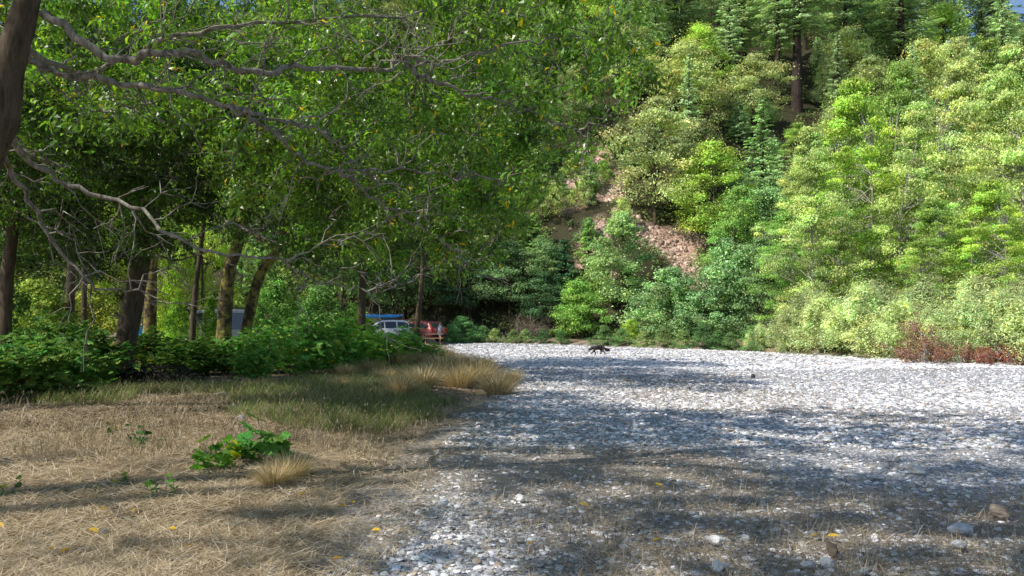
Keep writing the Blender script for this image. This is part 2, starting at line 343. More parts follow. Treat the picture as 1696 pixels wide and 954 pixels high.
def conifer(seed,H,W,base=.12,lv=.5,nb=7,L=.42,Wd=.13,bare=0,droop=.28,per=46,top=1.0):
    r=np.random.default_rng(seed); tr=MB(); cr=MB(); br=MB()
    p=np.array([[0,0,-.4],[r.normal()*.05,0,H*.4],[0,r.normal()*.1,H]]); tube(tr,catmull(p,8),H*.017,.02,9,lump=.04,r=r)
    hs=np.arange(base*H,H*.99,lv); pos=[];al=[];nr=[];tt=[]
    for h in hs:
        u=(h-base*H)/(H*(1-base)); Rr=W/2*((1-u)**.75*(.55+.45*min(1,u*5)))
        for k in range(nb):
            if r.random()<.16: continue
            a=r.random()*6.28; ln=Rr*(.6+.55*r.random())+.15
            dr=droop*(.6+.8*r.random())*(1-.9*u)
            d=np.array([math.cos(a),math.sin(a),0]); b0=np.array([0,0,h+r.normal()*.1])
            n=max(8,int(per*ln/(W/2)*1.1)); s=r.random(n)**.6; sd=np.array([-d[1],d[0],0])
            wd=(r.random(n)*2-1)*ln*.30*(1.05-s*.8)
            q=b0+d*(s*ln)[:,None]+sd*wd[:,None]; q[:,2]+=-dr*ln*s*s+.18*ln*s-.10*abs(wd)-r.random(n)*.18
            pos.append(q); aa=d*1.0+sd*np.sign(wd)[:,None]*.7+np.array([0,0,-.35])+rdir(n,r)*.35; al.append(aa)
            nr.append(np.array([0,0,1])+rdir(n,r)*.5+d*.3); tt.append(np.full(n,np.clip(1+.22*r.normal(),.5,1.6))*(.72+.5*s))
            if k%2==0: branch(br,b0,b0+d*ln*.8+np.array([0,0,(-dr*.64+.14)*ln]),.012*H**.3*1.6,.01,3,.02,4,r)
    pos=np.concatenate(pos);al=np.concatenate(al);nr=np.concatenate(nr);tt=np.concatenate(tt)
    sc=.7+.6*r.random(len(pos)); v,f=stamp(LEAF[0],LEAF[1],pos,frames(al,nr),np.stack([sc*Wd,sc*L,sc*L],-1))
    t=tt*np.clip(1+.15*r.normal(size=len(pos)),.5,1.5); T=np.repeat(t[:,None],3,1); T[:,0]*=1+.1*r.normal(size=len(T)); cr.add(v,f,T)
    return dict(trunk=tr.mesh('trunk',M_DARKB,True),branches=br.mesh('branches',M_DARKB,True),crown=cr.mesh('crown',M_FIR),H=H,W=W)
def plant_tree(name,K,x,y,h=None,w=None,rot=None,col=(1,1,1),label=None,cat='tree',group=None,z=None,lean=(0,0)):
    s=(h/K['H']) if h else 1; sw=(w/K['W']) if w else s
    e=link(name,None,None,(x,y,tz(x,y) if z is None else z),(lean[0],lean[1],rng.random()*6.28 if rot is None else rot),(sw,sw,s))
    e.empty_display_size=.5
    tag(e,label,cat,group)
    for part in ('trunk','branches','crown'):
        o=link(part,K[part],e)
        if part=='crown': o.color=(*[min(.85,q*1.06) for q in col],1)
    return e

# ------------------------------------------------------------------ shared plant meshes
CAND=[broadleaf(100+i,12,9.5,base=.16,ncl=70,per=230,L=.23,Wd=.15,crad=.14,flat=.46,prof=[.5,.6,.7,.55][i]) for i in range(4)]        # rounded oaks / madrones
POLE=[broadleaf(200+i,11,5.6,base=.12,ncl=70,per=180,L=.22,Wd=.14,crad=.16,prof=[.6,.75][i%2]) for i in range(2)]
ALD=[broadleaf(300+i,16,8.5,base=.10,ncl=170,per=290,L=.15,Wd=.10,crad=.105,flat=.40,prof=.6,bmat=M_PALE,bvis=.8,mat=M_SOFT,lean=[.04,-.05,.0,.07][i],multi=[1,2,1,3][i],trunk_r=.19) for i in range(4)]
FIR=[conifer(400+i,26,8.4,base=[.12,.30,.2][i],lv=.55,nb=8,L=.50,Wd=.15) for i in range(3)]
YFIR=[conifer(410+i,7,3.8,base=.03,lv=.24,nb=8,L=.26,Wd=.075,per=60,droop=.16) for i in range(2)]
WIL=[broadleaf(500+i,3.0,3.6,base=.04,ncl=90,per=190,L=.15,Wd=.038,crad=.12,multi=6,trunk_r=.035,mat=M_SOFT,flat=1.1,prof=[.42,.5,.36][i],bvis=.5,shell=.5) for i in range(3)]
RSH=[broadleaf(520+i,5.0,4.6,base=.03,ncl=90,per=200,L=.15,Wd=.09,crad=.13,multi=4,trunk_r=.05,mat=M_SOFT,prof=.5) for i in range(2)]
UND=[broadleaf(540+i,4.2,4.6,base=.03,ncl=75,per=120,L=.16,Wd=.11,crad=.13,multi=5,trunk_r=.03,mat=M_SOFT,prof=.45,bvis=.4) for i in range(2)]

def at_px(px,Y): return (px-CX)/F*Y
def by_top(name,K,px,Y,pytop,wpx,col,label,cat='tree',group=None,ground=None,lean=(0,0)):
    """a tree standing Y metres ahead whose top reaches photo height pytop"""
    if Y>=200: Y=hit(px,Y)[1]
    x=at_px(px,Y); z=tz(x,Y) if ground is None else ground; top=EYE+(HZ-pytop)/F*Y
    h=max(1.0,top-z); w=min(wpx/F*Y,1.35*h)
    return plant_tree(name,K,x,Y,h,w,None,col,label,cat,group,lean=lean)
def on_hill(px,py):                      # ground point of the slope seen at that pixel
    h=hit(px,py); return h
LO=(.60,.66,.27); YG=(.50,.66,.14); MG=(.36,.50,.13); DG=(.26,.40,.17); OL=(.58,.63,.28); BG=(.34,.55,.14); PG=(.56,.66,.25)
FD=(.46,.60,.33); FB=(.42,.62,.28)

# --- alders and maples on the flat behind the willows (right)
AG='tall pale-stemmed alders behind the willow thicket'
for i,(k,px,Y,top,w,col,lab) in enumerate([
 (0,1345,47,215,150,PG,'leftmost tall alder behind the willows, pale olive leaves, right of the landslip'),
 (1,1432,50,132,190,YG,'tall yellow-green alder with its top just below the thick dark fir trunk'),
 (2,1520,47,175,170,PG,'pale grey-green alder with two slanting pale stems showing'),
 (3,1600,52,95,200,LO,'tallest alder at the right, light silvery leaves above the willow thicket'),
 (0,1690,46,70,190,PG,'alder at the right picture edge above the rusty dead brush'),
 (1,1655,40,300,150,YG,'shorter alder with yellowish leaves at the right edge over the willows'),
 (2,1385,55,290,140,MG,'shaded mid-green alder squeezed behind the two leftmost alders'),
 (3,1475,56,110,150,MG,'deeper green alder rising behind the yellow-green one'),
 (1,1560,42,330,150,MG,'low dark-centred alder directly behind the middle willows'),
 (0,1310,53,330,110,BG,'narrow bright green alder at the left end of the alder row')]):
    by_top('alder_tree',ALD[k],px,Y,top,w,col,lab,'tree',AG)
# --- bushes and trees round the slide foot
for (nm,K,px,Y,top,w,col,lab,cat) in [
 ('bright_tree',CAND[1],1178,418,238,150,YG,'bright yellow-green spreading tree at upper right of the bare landslip','tree'),
 ('young_fir_tree',FIR[0],1262,440,165,120,FB,'tall green fir with drooping boughs between landslip and alders','tree'),
 ('round_tree',CAND[0],1222,490,310,125,BG,'fresh green round-topped tree right of the bare landslip','tree'),
 ('round_tree',RSH[0],1205,61,400,140,(.34,.52,.24),'dense green tree below the round-topped one, touching the slide edge','tree'),
 ('round_tree',CAND[2],1262,59,395,110,(.30,.46,.20),'darker green tree at the left foot of the alder row','tree'),
 ('riverbank_bush',RSH[1],1108,62,447,135,(.40,.58,.28),'large rounded bush on the bank directly below the bare slide','bush'),
 ('riverbank_bush',RSH[0],1180,60,478,120,(.32,.48,.24),'rounded bush right of the large bush under the slide','bush'),
 ('riverbank_bush',RSH[0],958,65,462,95,BG,'bright green bush on the bank above and behind the walking dog','bush'),
 ('riverbank_bush',RSH[1],1045,60,530,80,YG,'low yellow-green bush on the far gravel rim right of the dog','bush'),
 ('riverbank_bush',RSH[1],765,63,525,80,(.22,.42,.16),'low leafy bush on the bank just right of the standing person','bush'),
 ('slide_tree',POLE[0],1030,520,352,95,(.42,.58,.24),'slender light tree standing in front of the landslip middle','tree'),
 ('young_fir_tree',YFIR[0],975,470,363,60,BG,'small bright fir left of the slender tree on the slide','tree'),
 ('young_fir_tree',YFIR[1],936,500,392,75,(.07,.19,.08),'small dark green fir left of the bright one by the slide','tree'),
 ('young_fir_tree',YFIR[0],884,440,352,70,BG,'small bright fir topping the dark trees left of the slide','tree'),
 ('young_fir_tree',YFIR[1],978,318,262,48,FB,'tiny fir growing in the upper slide gully','tree'),
 ('shade_tinted_tree',CAND[3],900,505,395,110,DG,'dark shaded round tree above the far bank, left of the slide foot','tree'),  # from here on, leaf tints are darkened to paint the shade
 ('shade_tinted_tree',CAND[0],845,525,400,130,DG,'broad shaded tree over the brown undercut bank','tree'),
 ('shade_tinted_tree',POLE[1],905,545,452,90,(.13,.24,.11),'low blackish green tree by the foot of the bright bank bush','tree'),
 ('shade_tinted_tree',CAND[2],780,535,370,140,(.15,.26,.13),'wide shaded tree behind the standing person','tree'),
 ('shade_tinted_tree',CAND[1],720,530,400,130,(.14,.25,.12),'shaded tree rising behind the red car','tree'),
 ('shade_tinted_tree',CAND[3],655,520,420,130,(.14,.26,.12),'shaded tree rising behind the white car','tree'),
 ('shade_tinted_tree',CAND[0],590,515,400,150,(.14,.24,.12),'shaded tree to the left behind the white car','tree'),
 ('shade_tinted_fir_tree',FIR[2],520,505,300,120,(.15,.24,.18),'bluish dark fir seen between the mossy trunks and the white car','tree'),
 ('shade_tinted_fir_tree',FIR[0],455,515,330,120,(.15,.25,.20),'bluish dark fir right behind the leaning mossy trunk','tree')]:
    by_top(nm,K,px,Y,top,w,col,lab,cat)
for i,(px,py,w,c,lab) in enumerate([(945,300,34,LO,'pale bush on the left rim of the upper slide'),(962,345,40,OL,'olive bush in the upper slide gully'),(1000,300,30,MG,'green bush in the middle of the upper slide'),(1032,372,38,LO,'pale bush above the slender slide tree'),(975,410,40,DG,'dark bush under the small bright fir'),(1000,440,40,MG,'mid green bush left of the slender slide tree'),(925,330,36,DG,'dark bush at the far left of the slide'),(1015,265,34,OL,'olive bush at the top of the slide'),(985,500,50,MG,'green bush at the slide foot left'),(1040,500,46,DG,'dark bush at the slide foot centre')]):
    h=on_hill(px,py); W_=w/F*h[1]*1.15; plant_tree('slope_bush',UND[i%2],h[0],h[1],W_*.95,W_,None,c,lab,'bush','bushes growing on the slide')
# --- the big firs high on the slope
for (K,px,pyb,top,w,col,lab) in [
 (FIR[1],1320,184,-260,190,FD,'huge fir with a thick bare dark trunk, high on the slope'),
 (FIR[1],1288,172,-120,110,FD,'thinner fir whose dark trunk stands left of the thick one'),
 (FIR[2],1492,150,-150,170,FD,'big fir with pale trunk streak above the alders'),
 (FIR[0],1625,100,-160,160,(.26,.36,.24),'dark fir near the top right corner'),
 (FIR[2],1225,120,-140,140,FD,'dark fir left of the twin bare trunks'),
 (FIR[0],1400,140,-120,130,(.25,.36,.22),'dark fir between the thick trunk and the pale-streaked fir'),
 (FIR[2],1560,110,-140,130,(.27,.38,.24),'bushy fir between the two big firs at upper right'),
 (FIR[0],1120,110,-110,130,(.25,.36,.22),'dark fir at the top beside the overhanging canopy edge')]:
    h=on_hill(px,pyb); K_=K; topz=EYE+(HZ-top)/F*h[1]
    plant_tree('fir_tree',K_,h[0],h[1],topz-h[2],w/F*h[1],None,col,lab,'tree','big firs high on the slope')
# --- olive trees above the slide, placed by hand
for (k,px,pyb,top,w,col,lab) in [
 (0,1085,375,165,165,OL,'large olive-green oak right above the landslip'),
 (3,1135,235,70,150,LO,'pale olive oak high above the landslip'),
 (1,1155,340,200,110,(.34,.38,.17),'darker oak between the large oak and the yellow-green tree'),
 (2,1040,180,20,110,LO,'light olive oak just right of the overhanging canopy'),
 (1,900,372,290,80,LO,'pale olive bushy tree at the upper left of the slide'),
 (0,1250,215,90,120,OL,'olive oak below the dark fir left of the twin trunks')]:
    h=on_hill(px,pyb); topz=EYE+(HZ-top)/F*h[1]
    plant_tree('oak_tree',CAND[k],h[0],h[1],topz-h[2],w/F*h[1],None,col,lab,'tree','olive oaks above the slide')

# --- the rest of the wooded slope
scx=np.array([q[0] for q in SCAR]); scy=np.array([q[1] for q in SCAR]); scr=np.array([q[2] for q in SCAR])
scx=np.concatenate([scx,[1320]*4+[1288]*3]); scy=np.concatenate([scy,[95,120,145,172,115,140,165]]); scr=np.concatenate([scr,[14]*4+[8]*3])
fill=[]; r=np.random.default_rng(11)
Yr=72.0
while Yr<186:
    st=6.4+ (Yr-70)*.03 if Yr<150 else 10.0
    for X in np.arange(-.66*Yr,.72*Yr,st):
        x=X+r.uniform(-.35,.35)*st; y=Yr+r.uniform(-.3,.3)*st
        s=y-yfoot(x)
        if s<3 : continue
        z=tz(x,y); px=CX+x/y*F; pb=HZ-(z-EYE)/y*F
        isfir=r.random()<(.28+.22*smooth(20,60,s)); h=(r.uniform(13,20) if isfir else r.uniform(8.5,13)); w=(h*.34 if isfir else h*r.uniform(.72,.95))
        pt=HZ-(z+h-EYE)/y*F; hw=w/y*F*.5
        if pb<(-60 if Yr<150 else -140) or px<-60 or px>(1760 if Yr<150 else 800): continue
        over=np.any((abs(scx-px)<hw*.9+scr*.75)&(scy>pt)&(scy<pb+8))
        if over:
            h*=.42; w*=.42; pt=HZ-(z+h-EYE)/y*F; hw=w/y*F*.5
            if np.any((abs(scx-px)<hw*.9+scr*.7)&(scy>pt-4)&(scy<pb+6)): continue
            isfir=r.random()<.4
        fill.append((x,y,z,h,w,px,pt,pb,isfir))
    Yr+=st*.95
def where(px,pb):
    if px<300: a='behind the dark left wood'
    elif px<600: a='seen through the left canopy'
    elif px<930: a='left of the landslip'
    elif px<1180: a='above the landslip'
    elif px<1420: a='around the twin dark trunks'
    else: a='above the alder row'
    return a
ORD=['first','second','third','fourth','fifth','sixth','seventh','eighth','ninth','tenth']+['%dth'%i for i in range(11,60)]
cnt={}
fill.sort(key=lambda q:q[5])
for (x,y,z,h,w,px,pt,pb,isfir) in fill:
    tone=r.random(); shade=.72 if px<930 else 1.12  # crown colour carries shade on the left, extra brightness on the right
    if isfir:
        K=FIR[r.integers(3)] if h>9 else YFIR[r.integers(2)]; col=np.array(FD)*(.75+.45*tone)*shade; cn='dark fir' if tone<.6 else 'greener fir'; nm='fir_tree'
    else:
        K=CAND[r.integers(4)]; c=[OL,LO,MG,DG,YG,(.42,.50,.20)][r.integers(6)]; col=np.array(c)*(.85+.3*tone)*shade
        cn={OL:'olive broadleaf',LO:'pale olive broadleaf',MG:'mid-green broadleaf',DG:'dark green broadleaf',YG:'yellow-green broadleaf'}.get(c,'dull green broadleaf'); nm='broadleaf_tree'
    wh=where(px,pb); kk=(cn,wh); cnt[kk]=cnt.get(kk,0)+1
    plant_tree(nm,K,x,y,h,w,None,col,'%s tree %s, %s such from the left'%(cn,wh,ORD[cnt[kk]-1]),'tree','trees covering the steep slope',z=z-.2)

r3=np.random.default_rng(19); n=7500; hx=r3.uniform(-90,110,n*3); hy=r3.uniform(62,165,n*3); hs=hy-yfoot(hx); k=(hs>.5)&(abs(hx)<.72*hy)
dmin=np.min([np.hypot(hx-a,hy-b)/rr for a,b,rr in scar_w],0); k&=(dmin>.92+.2*r3.random(len(hx)))|(r3.random(len(hx))<.14); hx,hy=hx[k][:n],hy[k][:n]
mb=MB(); C=np.stack([hx,hy,terrain(hx,hy)+.25],-1); clumps_to_leaves(mb,C,.5+.7*r3.random(len(C)),26,.26,.17,r3,flat=.55)
o=tag(link('hillside_undergrowth',mb.mesh('hillside_undergrowth',M_LEAF)),'low scrub and ferns covering the steep slope under the trees','undergrowth',None,'stuff'); o.color=(.26,.33,.12,1)
# --- willow thicket along the far right gravel rim
WG='willows along the right gravel rim'
wl=['leftmost low','second low','third','fourth, tallest','fifth','sixth','seventh','eighth','ninth','rightmost','rearmost left','rearmost middle left','rearmost middle','rearmost middle right','rearmost right']
wp=[(1258,47.5,540,95),(1310,45.5,515,120),(1365,43.5,492,130),(1425,42,478,140),(1490,40,500,140),(1545,38.5,510,120),(1600,37,498,150),(1655,38,488,150),(1700,34,500,150),(1750,33,490,150),
    (1340,50,486,150),(1450,47,472,160),(1530,45,478,160),(1620,43,465,170),(1695,42,470,160)]
def rimY(px,off):
    Y=np.arange(15,80,.1); k=np.argmax(Y>yrim(at_px(px,Y))+off); return float(Y[k])
for i,(px,Y,top,w) in enumerate(wp):
    Y=rimY(px,1.3 if i<10 else 6.5)
    by_top('willow_shrub',WIL[i%3],px,Y,top,w,(np.array((.58,.65,.32))*(.85+.3*r.random())*( .8 if i>9 else 1)),'%s feathery pale green willow shrub behind the bright gravel on the right'%wl[i],'shrub',WG)

# ------------------------------------------------------------------ left wood: hand-shaped trees
def crown_tree(name,label,path,r0,r1,blobs,leafsz=(.13,.042),per=150,col=(.10,.19,.05),bark=M_BARK,seed=0,cl_per=1.0,crown_mat=M_BAY,twigs=0,tv=.28,group=None,spec=(.012,(.75,.42,.04)),extra_limbs=(),crad=.42,loc=None,limb_from=.35):
    """path: trunk points (world); blobs: list of (centre, (rx,ry,rz), n clumps)"""
    r=np.random.default_rng(seed); base=np.array(path[0],float); base[2]=tz(base[0],base[1])
    e=tag(link(name,None,None,base),label,'tree',group)
    tr=MB(); br=MB(); cr=MB()
    pp=catmull(np.array(path,float)-base,7); pp[0,2]=-.3
    radii=r0+(r1-r0)*np.linspace(0,1,len(pp))**.9; radii[0]*=1.45; radii[1]*=1.25; radii[2]*=1.1
    tube(tr,pp,r0,r1,14,lump=.035,r=r,radii=radii)
    sk=[p for p in pp[int(len(pp)*limb_from):]]; srad=[q for q in radii[int(len(pp)*limb_from):]]
    for (lp,a,b) in extra_limbs:
        q=catmull(np.array(lp,float)-base,7); q[1:-1]+=r.normal(size=(len(q)-2,3))*.02; tube(br,q,a,b,8,lump=.05,r=r,power=.8)
        for i,z in enumerate(q): sk.append(z); srad.append(a+(b-a)*i/len(q))
        for k in range(int(len(q)*.6)):       # bare side twigs
            i=r.integers(2,len(q)); d=norm(rdir(1,r)[0]*np.array([1,.7,.8])+norm(q[i]-q[i-1])*.9); L=r.uniform(.3,.9)
            s=branch(br,q[i],q[i]+d*L,.009,.003,4,r.uniform(-.15,.25),6,r,wig=.05)
            for _ in range(2): branch(br,s[3],s[3]+norm(d+rdir(1,r)[0]*.8)*L*.5,.006,.003,3,.05,4,r)
    SK=np.array(sk); C=[];RR=[]
    for (c,rad,n) in blobs:
        c=np.array(c,float)-base; n=int(n*cl_per)
        d=rdir(n,r)*(r.random(n)**.36)[:,None]; C.append(c+d*np.array(rad)); RR.append(crad*(.6+.8*r.random(n)))
    C=np.concatenate(C); RR=np.concatenate(RR)
    order=np.argsort([np.min(np.linalg.norm(SK-c,axis=1)) for c in C])
    pts=SK.copy()
    for i in order:
        c=C[i]; d=np.linalg.norm(pts-c,axis=1)+ .35*np.maximum(0,pts[:,2]-c[2]); k=np.argmin(d); L=np.linalg.norm(pts[k]-c)
        q=branch(br,pts[k],c,min(.006+.012*L,.06),.005,5,r.uniform(-.05,.18),7,r,wig=.045); pts=np.vstack([pts,q[3:]])
        for _ in range(2): branch(br,q[-2],c+rdir(1,r)[0]*RR[i]*.9,.006,.003,3,.05,4,r)
    clumps_to_leaves(cr,C,RR,per,leafsz[0],leafsz[1],r,LEAF6 if per<120 else LEAF,flat=.7,updir=.5,tv=tv,cv=.25,spec_col=spec,shell=.55,down=.45)
    link('trunk',tr.mesh('trunk',bark,True),e); link('branches',br.mesh('branches',M_LIMB if label.startswith('near bay') else M_TWIG if bark is not M_MOSSY else M_MOSSY,True),e)
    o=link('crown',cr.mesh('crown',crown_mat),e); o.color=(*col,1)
    return e
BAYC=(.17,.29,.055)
# near bay laurel leaning in from the left: canopy hangs over the top half of the view
def poly_blobs(poly,Y0,Y1,n,seed):       # clump places inside a frustum region of the air in front of the trees
    r=np.random.default_rng(seed); out=[]; P_=np.array(poly,float)
    x0,y0=P_.min(0); x1,y1=P_.max(0)
    def inside(x,y):
        c=False; j=len(P_)-1
        for i in range(len(P_)):
            if (P_[i,1]>y)!=(P_[j,1]>y) and x<(P_[j,0]-P_[i,0])*(y-P_[i,1])/(P_[j,1]-P_[i,1])+P_[i,0]: c=not c
            j=i
        return c
    while len(out)<n:
        a,b=r.uniform(x0,x1),r.uniform(y0,y1)
        if inside(a,b): out.append((P(a,b,r.uniform(Y0,Y1)),(.3,.3,.25),1))
    return out
nb=poly_blobs([(-150,-60),(1080,-60),(1085,120),(1040,190),(960,240),(890,330),(800,300),(640,260),(420,230),(200,190),(-150,150)],8.2,12.5,310,21)
nb+=poly_blobs([(540,220),(900,220),(890,330),(860,410),(760,460),(640,450),(540,400),(400,330),(300,260)],9.5,13.5,150,22)
# unseen crown over and behind the camera, clumps added to shade the foreground
nb+=[((-4.2,3.4,8.2),(4.0,3.0,1.3),240),((-3.4,-.6,8.2),(4.0,3.0,1.3),190),((-0.4,4.6,7.6),(2.6,2.6,.9),90),((1.3,8.4,7.7),(2.2,2.4,.8),90)]
PP=lambda *a:[P(*q) for q in a]
QP=lambda *a:[P(q[0],q[1],q[2]*(1-.15*min(1,max(0,(q[0]-80)/250)))) for q in a]
limbs=[(QP((70,20,7),(190,95,7.6),(300,85,8.2),(405,118,8.6),(520,112,9),(640,115,9.3),(662,88,9.5),(740,105,9.8),(860,72,10.2),(960,60,10.6)),.040,.009),
 (QP((660,95,9.4),(700,130,9.6),(760,150,10),(860,180,10.4),(960,215,11)),.03,.006),
 (QP((30,90,7),(100,120,7.4),(240,145,8),(380,178,8.4),(440,212,8.7),(500,262,9),(560,282,9.3),(700,285,9.8),(760,295,10.2)),.034,.008),
 (QP((380,178,8.4),(450,196,8.8),(520,212,9.2),(575,245,9.5)),.025,.006),
 (QP((0,180,7),(60,280,7.6),(200,335,8.4),(330,410,9),(470,430,9.6),(560,398,10.2)),.032,.006),
 (QP((10,60,7),(140,120,8.5),(330,50,9.5),(560,30,10.5),(800,20,11.5),(1010,60,12)),.035,.008),
 (QP((-20,220,7),(60,350,7.6),(150,470,8.2),(230,480,8.8)),.03,.006),
 (QP((560,282,9.3),(620,330,9.8),(700,380,10.4),(760,420,10.8)),.02,.005),
 (QP((470,430,9.6),(540,470,10),(620,480,10.5),(690,470,11)),.012,.004),
 ([(-4.2,7,5.5),(-3.2,6,6.8),(-2,4,7.5),(-1.2,1.5,8)],.11,.03),
 ([(-4.2,7,5.5),(-3,7.5,6.8),(-1.0,8,7.4),(.6,8.6,7.6)],.09,.02)]
crown_tree('bay_laurel_tree','near bay laurel at left edge, grey limbs and glossy leaves overhanging the track',
  [(-6.0,6.8,0),(-5.3,6.9,1.6),P(-15,230,7),P(12,120,7),P(45,0,7),(-4.0,7,5.6),(-3.9,7,8.4)],.22,.05,nb,leafsz=(.110,.034),per=125,col=BAYC,seed=31,extra_limbs=limbs,crad=.36,tv=.42,spec=(.013,(5.2,1.9,.35)))
dk=poly_blobs([(-150,60),(540,60),(600,330),(300,350),(-150,330)],11.5,16,190,23)+poly_blobs([(0,230),(560,260),(700,420),(560,470),(380,400),(200,420),(0,400)],12,16,60,24)  # dark-leaved clumps added to paint shade between the nearer leaves
crown_tree('bay_laurel_tree','dark-tinted tree added behind the near bay laurel, painting the shade at upper left',[(-9.6,12.5,0),(-9.2,12.6,3),(-8.6,12.7,6),(-8.0,12.8,8.5)],.26,.08,dk+[((-8.0,12.8,8),(2.6,2.6,1.6),50)],leafsz=(.12,.04),per=130,col=(.075,.14,.03),seed=33,crad=.48,tv=.35,
  extra_limbs=[(PP((-80,60,12.3),(100,120,12.8),(300,160,13.2),(540,200,14)),.07,.01),(PP((-60,200,12.4),(120,280,12.8),(330,300,13.4),(520,350,14)),.06,.01)])
W2='trees of the shaded wood on the left'  # darker crown tints in this group paint the wood's deep shade
def wt(name,label,path,r0,r1,blobs,**k): return crown_tree(name,label,path,r0,r1,blobs,group=W2,**k)
def B(px,py,Y,rx,rz,n,ry=None): return (P(px,py,Y),(rx,ry or rx,rz),n)
T=lambda px,Y:(at_px(px,Y),Y,0)
wt('bay_laurel_tree','thick bare brown trunk leaning right, rising from the dark earth mound',[T(195,20),P(225,480,20),P(245,380,20),P(268,280,20),P(285,150,20),P(300,0,20)],.27,.12,
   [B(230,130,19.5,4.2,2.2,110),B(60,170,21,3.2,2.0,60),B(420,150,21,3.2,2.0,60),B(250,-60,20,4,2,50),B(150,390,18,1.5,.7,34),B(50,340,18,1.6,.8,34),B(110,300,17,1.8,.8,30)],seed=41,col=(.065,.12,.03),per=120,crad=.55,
   extra_limbs=[(PP((262,300,20),(330,340,19),(440,395,18),(520,400,17.5)),.07,.012),(PP((250,350,20),(180,330,19),(90,350,18),(0,330,17)),.07,.012),(PP((256,330,20),(200,380,18.5),(160,440,17.5),(120,470,17)),.035,.008),(PP((240,420,20),(300,430,19),(380,400,18.5)),.04,.01)])
wt('mossy_tree','golden sunlit mossy trunk just behind the thick bare trunk',[T(247,28),P(250,480,28),P(256,380,28),P(262,250,28),P(262,100,28)],.24,.08,[B(190,270,29,3.4,2.0,60),B(330,250,28,3.2,2.2,60)],seed=42,bark=M_MOSSY,col=(.17,.27,.05),per=110,crad=.6)
wt('mossy_tree','left one of the two mossy leaning trunks in front of the grey car',[T(366,25),P(378,460,25),P(395,400,25),P(412,320,25),P(440,200,25),P(450,60,25)],.24,.08,[B(420,180,25,3.4,2.2,80),B(500,90,26,3,2,50)],seed=43,bark=M_MOSSY,col=(.14,.25,.05),per=110,crad=.55,
   extra_limbs=[(PP((408,340,25),(460,330,24),(520,360,23),(600,420,22)),.05,.01),(PP((400,380,25),(440,400,24),(500,450,23),(560,470,22)),.035,.008)])
wt('mossy_tree','right one of the two mossy trunks, tilting strongly to the right',[T(394,25.5),P(425,470,25.5),P(455,420,25.5),P(475,370,25.5),P(520,270,25.5),P(560,160,25.5)],.19,.07,[B(580,210,25.5,3.0,2.2,70),B(660,130,27,3,2,50),B(700,200,22,3.2,1.4,110,3.6),B(650,120,19.5,3.2,1.3,90,3),B(790,190,18.5,1.9,1.0,50,3)],seed=44,bark=M_MOSSY,col=(.13,.24,.05),per=110,crad=.55,
   extra_limbs=[(PP((468,385,25.5),(530,380,24.5),(610,430,23.5),(680,440,23)),.04,.01)])
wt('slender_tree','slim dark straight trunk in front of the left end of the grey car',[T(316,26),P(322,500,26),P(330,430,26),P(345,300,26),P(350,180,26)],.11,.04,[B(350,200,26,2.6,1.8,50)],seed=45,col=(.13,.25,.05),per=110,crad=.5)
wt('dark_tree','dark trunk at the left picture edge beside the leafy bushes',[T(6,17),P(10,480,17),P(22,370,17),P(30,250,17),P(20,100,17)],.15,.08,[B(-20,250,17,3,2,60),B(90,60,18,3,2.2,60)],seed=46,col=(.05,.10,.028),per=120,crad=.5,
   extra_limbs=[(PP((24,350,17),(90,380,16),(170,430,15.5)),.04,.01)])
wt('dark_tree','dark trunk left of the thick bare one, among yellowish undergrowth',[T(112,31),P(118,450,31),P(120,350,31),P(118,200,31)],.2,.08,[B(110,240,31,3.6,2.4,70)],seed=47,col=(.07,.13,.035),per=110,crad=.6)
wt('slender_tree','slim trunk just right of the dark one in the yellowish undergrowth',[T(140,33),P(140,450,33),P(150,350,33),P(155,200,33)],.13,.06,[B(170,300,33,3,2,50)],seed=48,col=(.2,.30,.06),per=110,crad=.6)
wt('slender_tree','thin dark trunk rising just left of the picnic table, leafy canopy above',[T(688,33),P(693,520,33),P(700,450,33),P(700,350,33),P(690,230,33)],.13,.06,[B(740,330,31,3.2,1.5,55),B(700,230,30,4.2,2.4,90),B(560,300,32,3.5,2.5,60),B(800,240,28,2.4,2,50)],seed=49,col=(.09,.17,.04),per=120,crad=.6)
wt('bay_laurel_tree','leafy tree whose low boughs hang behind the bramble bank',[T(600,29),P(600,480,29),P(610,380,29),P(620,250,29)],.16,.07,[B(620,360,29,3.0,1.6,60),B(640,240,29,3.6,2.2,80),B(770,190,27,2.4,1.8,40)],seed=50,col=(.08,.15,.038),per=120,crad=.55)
# trees of the same wood outside the frame (they cast the dappled shade)
for i,(x,y,h,R1,lab) in enumerate([(-7.5,-2.5,9.5,4.0,'bay laurel beside the track just behind the viewpoint'),(-10.5,3.5,10,3.6,'bay laurel left of the near leaning one, outside the picture'),(-3.4,-6.5,9.5,3.8,'bay laurel standing behind the viewpoint'),(2.6,-7.5,9,3.4,'bay laurel behind the viewpoint on the gravel side'),(-14,20,11,4,'bay laurel deep in the wood left of the picture')]):
    crown_tree('bay_laurel_tree',lab,[(x,y,0),(x+.3,y,h*.35),(x+.5,y+.2,h*.7),(x+.9,y+.3,h)],.3,.08,[((x+1.2,y+.5,h*.82),(R1,R1,2.2),(30 if i==1 else 72))],leafsz=(.15,.055),per=90,seed=60+i,col=BAYC,crad=.6,group='bay laurels outside the picture')
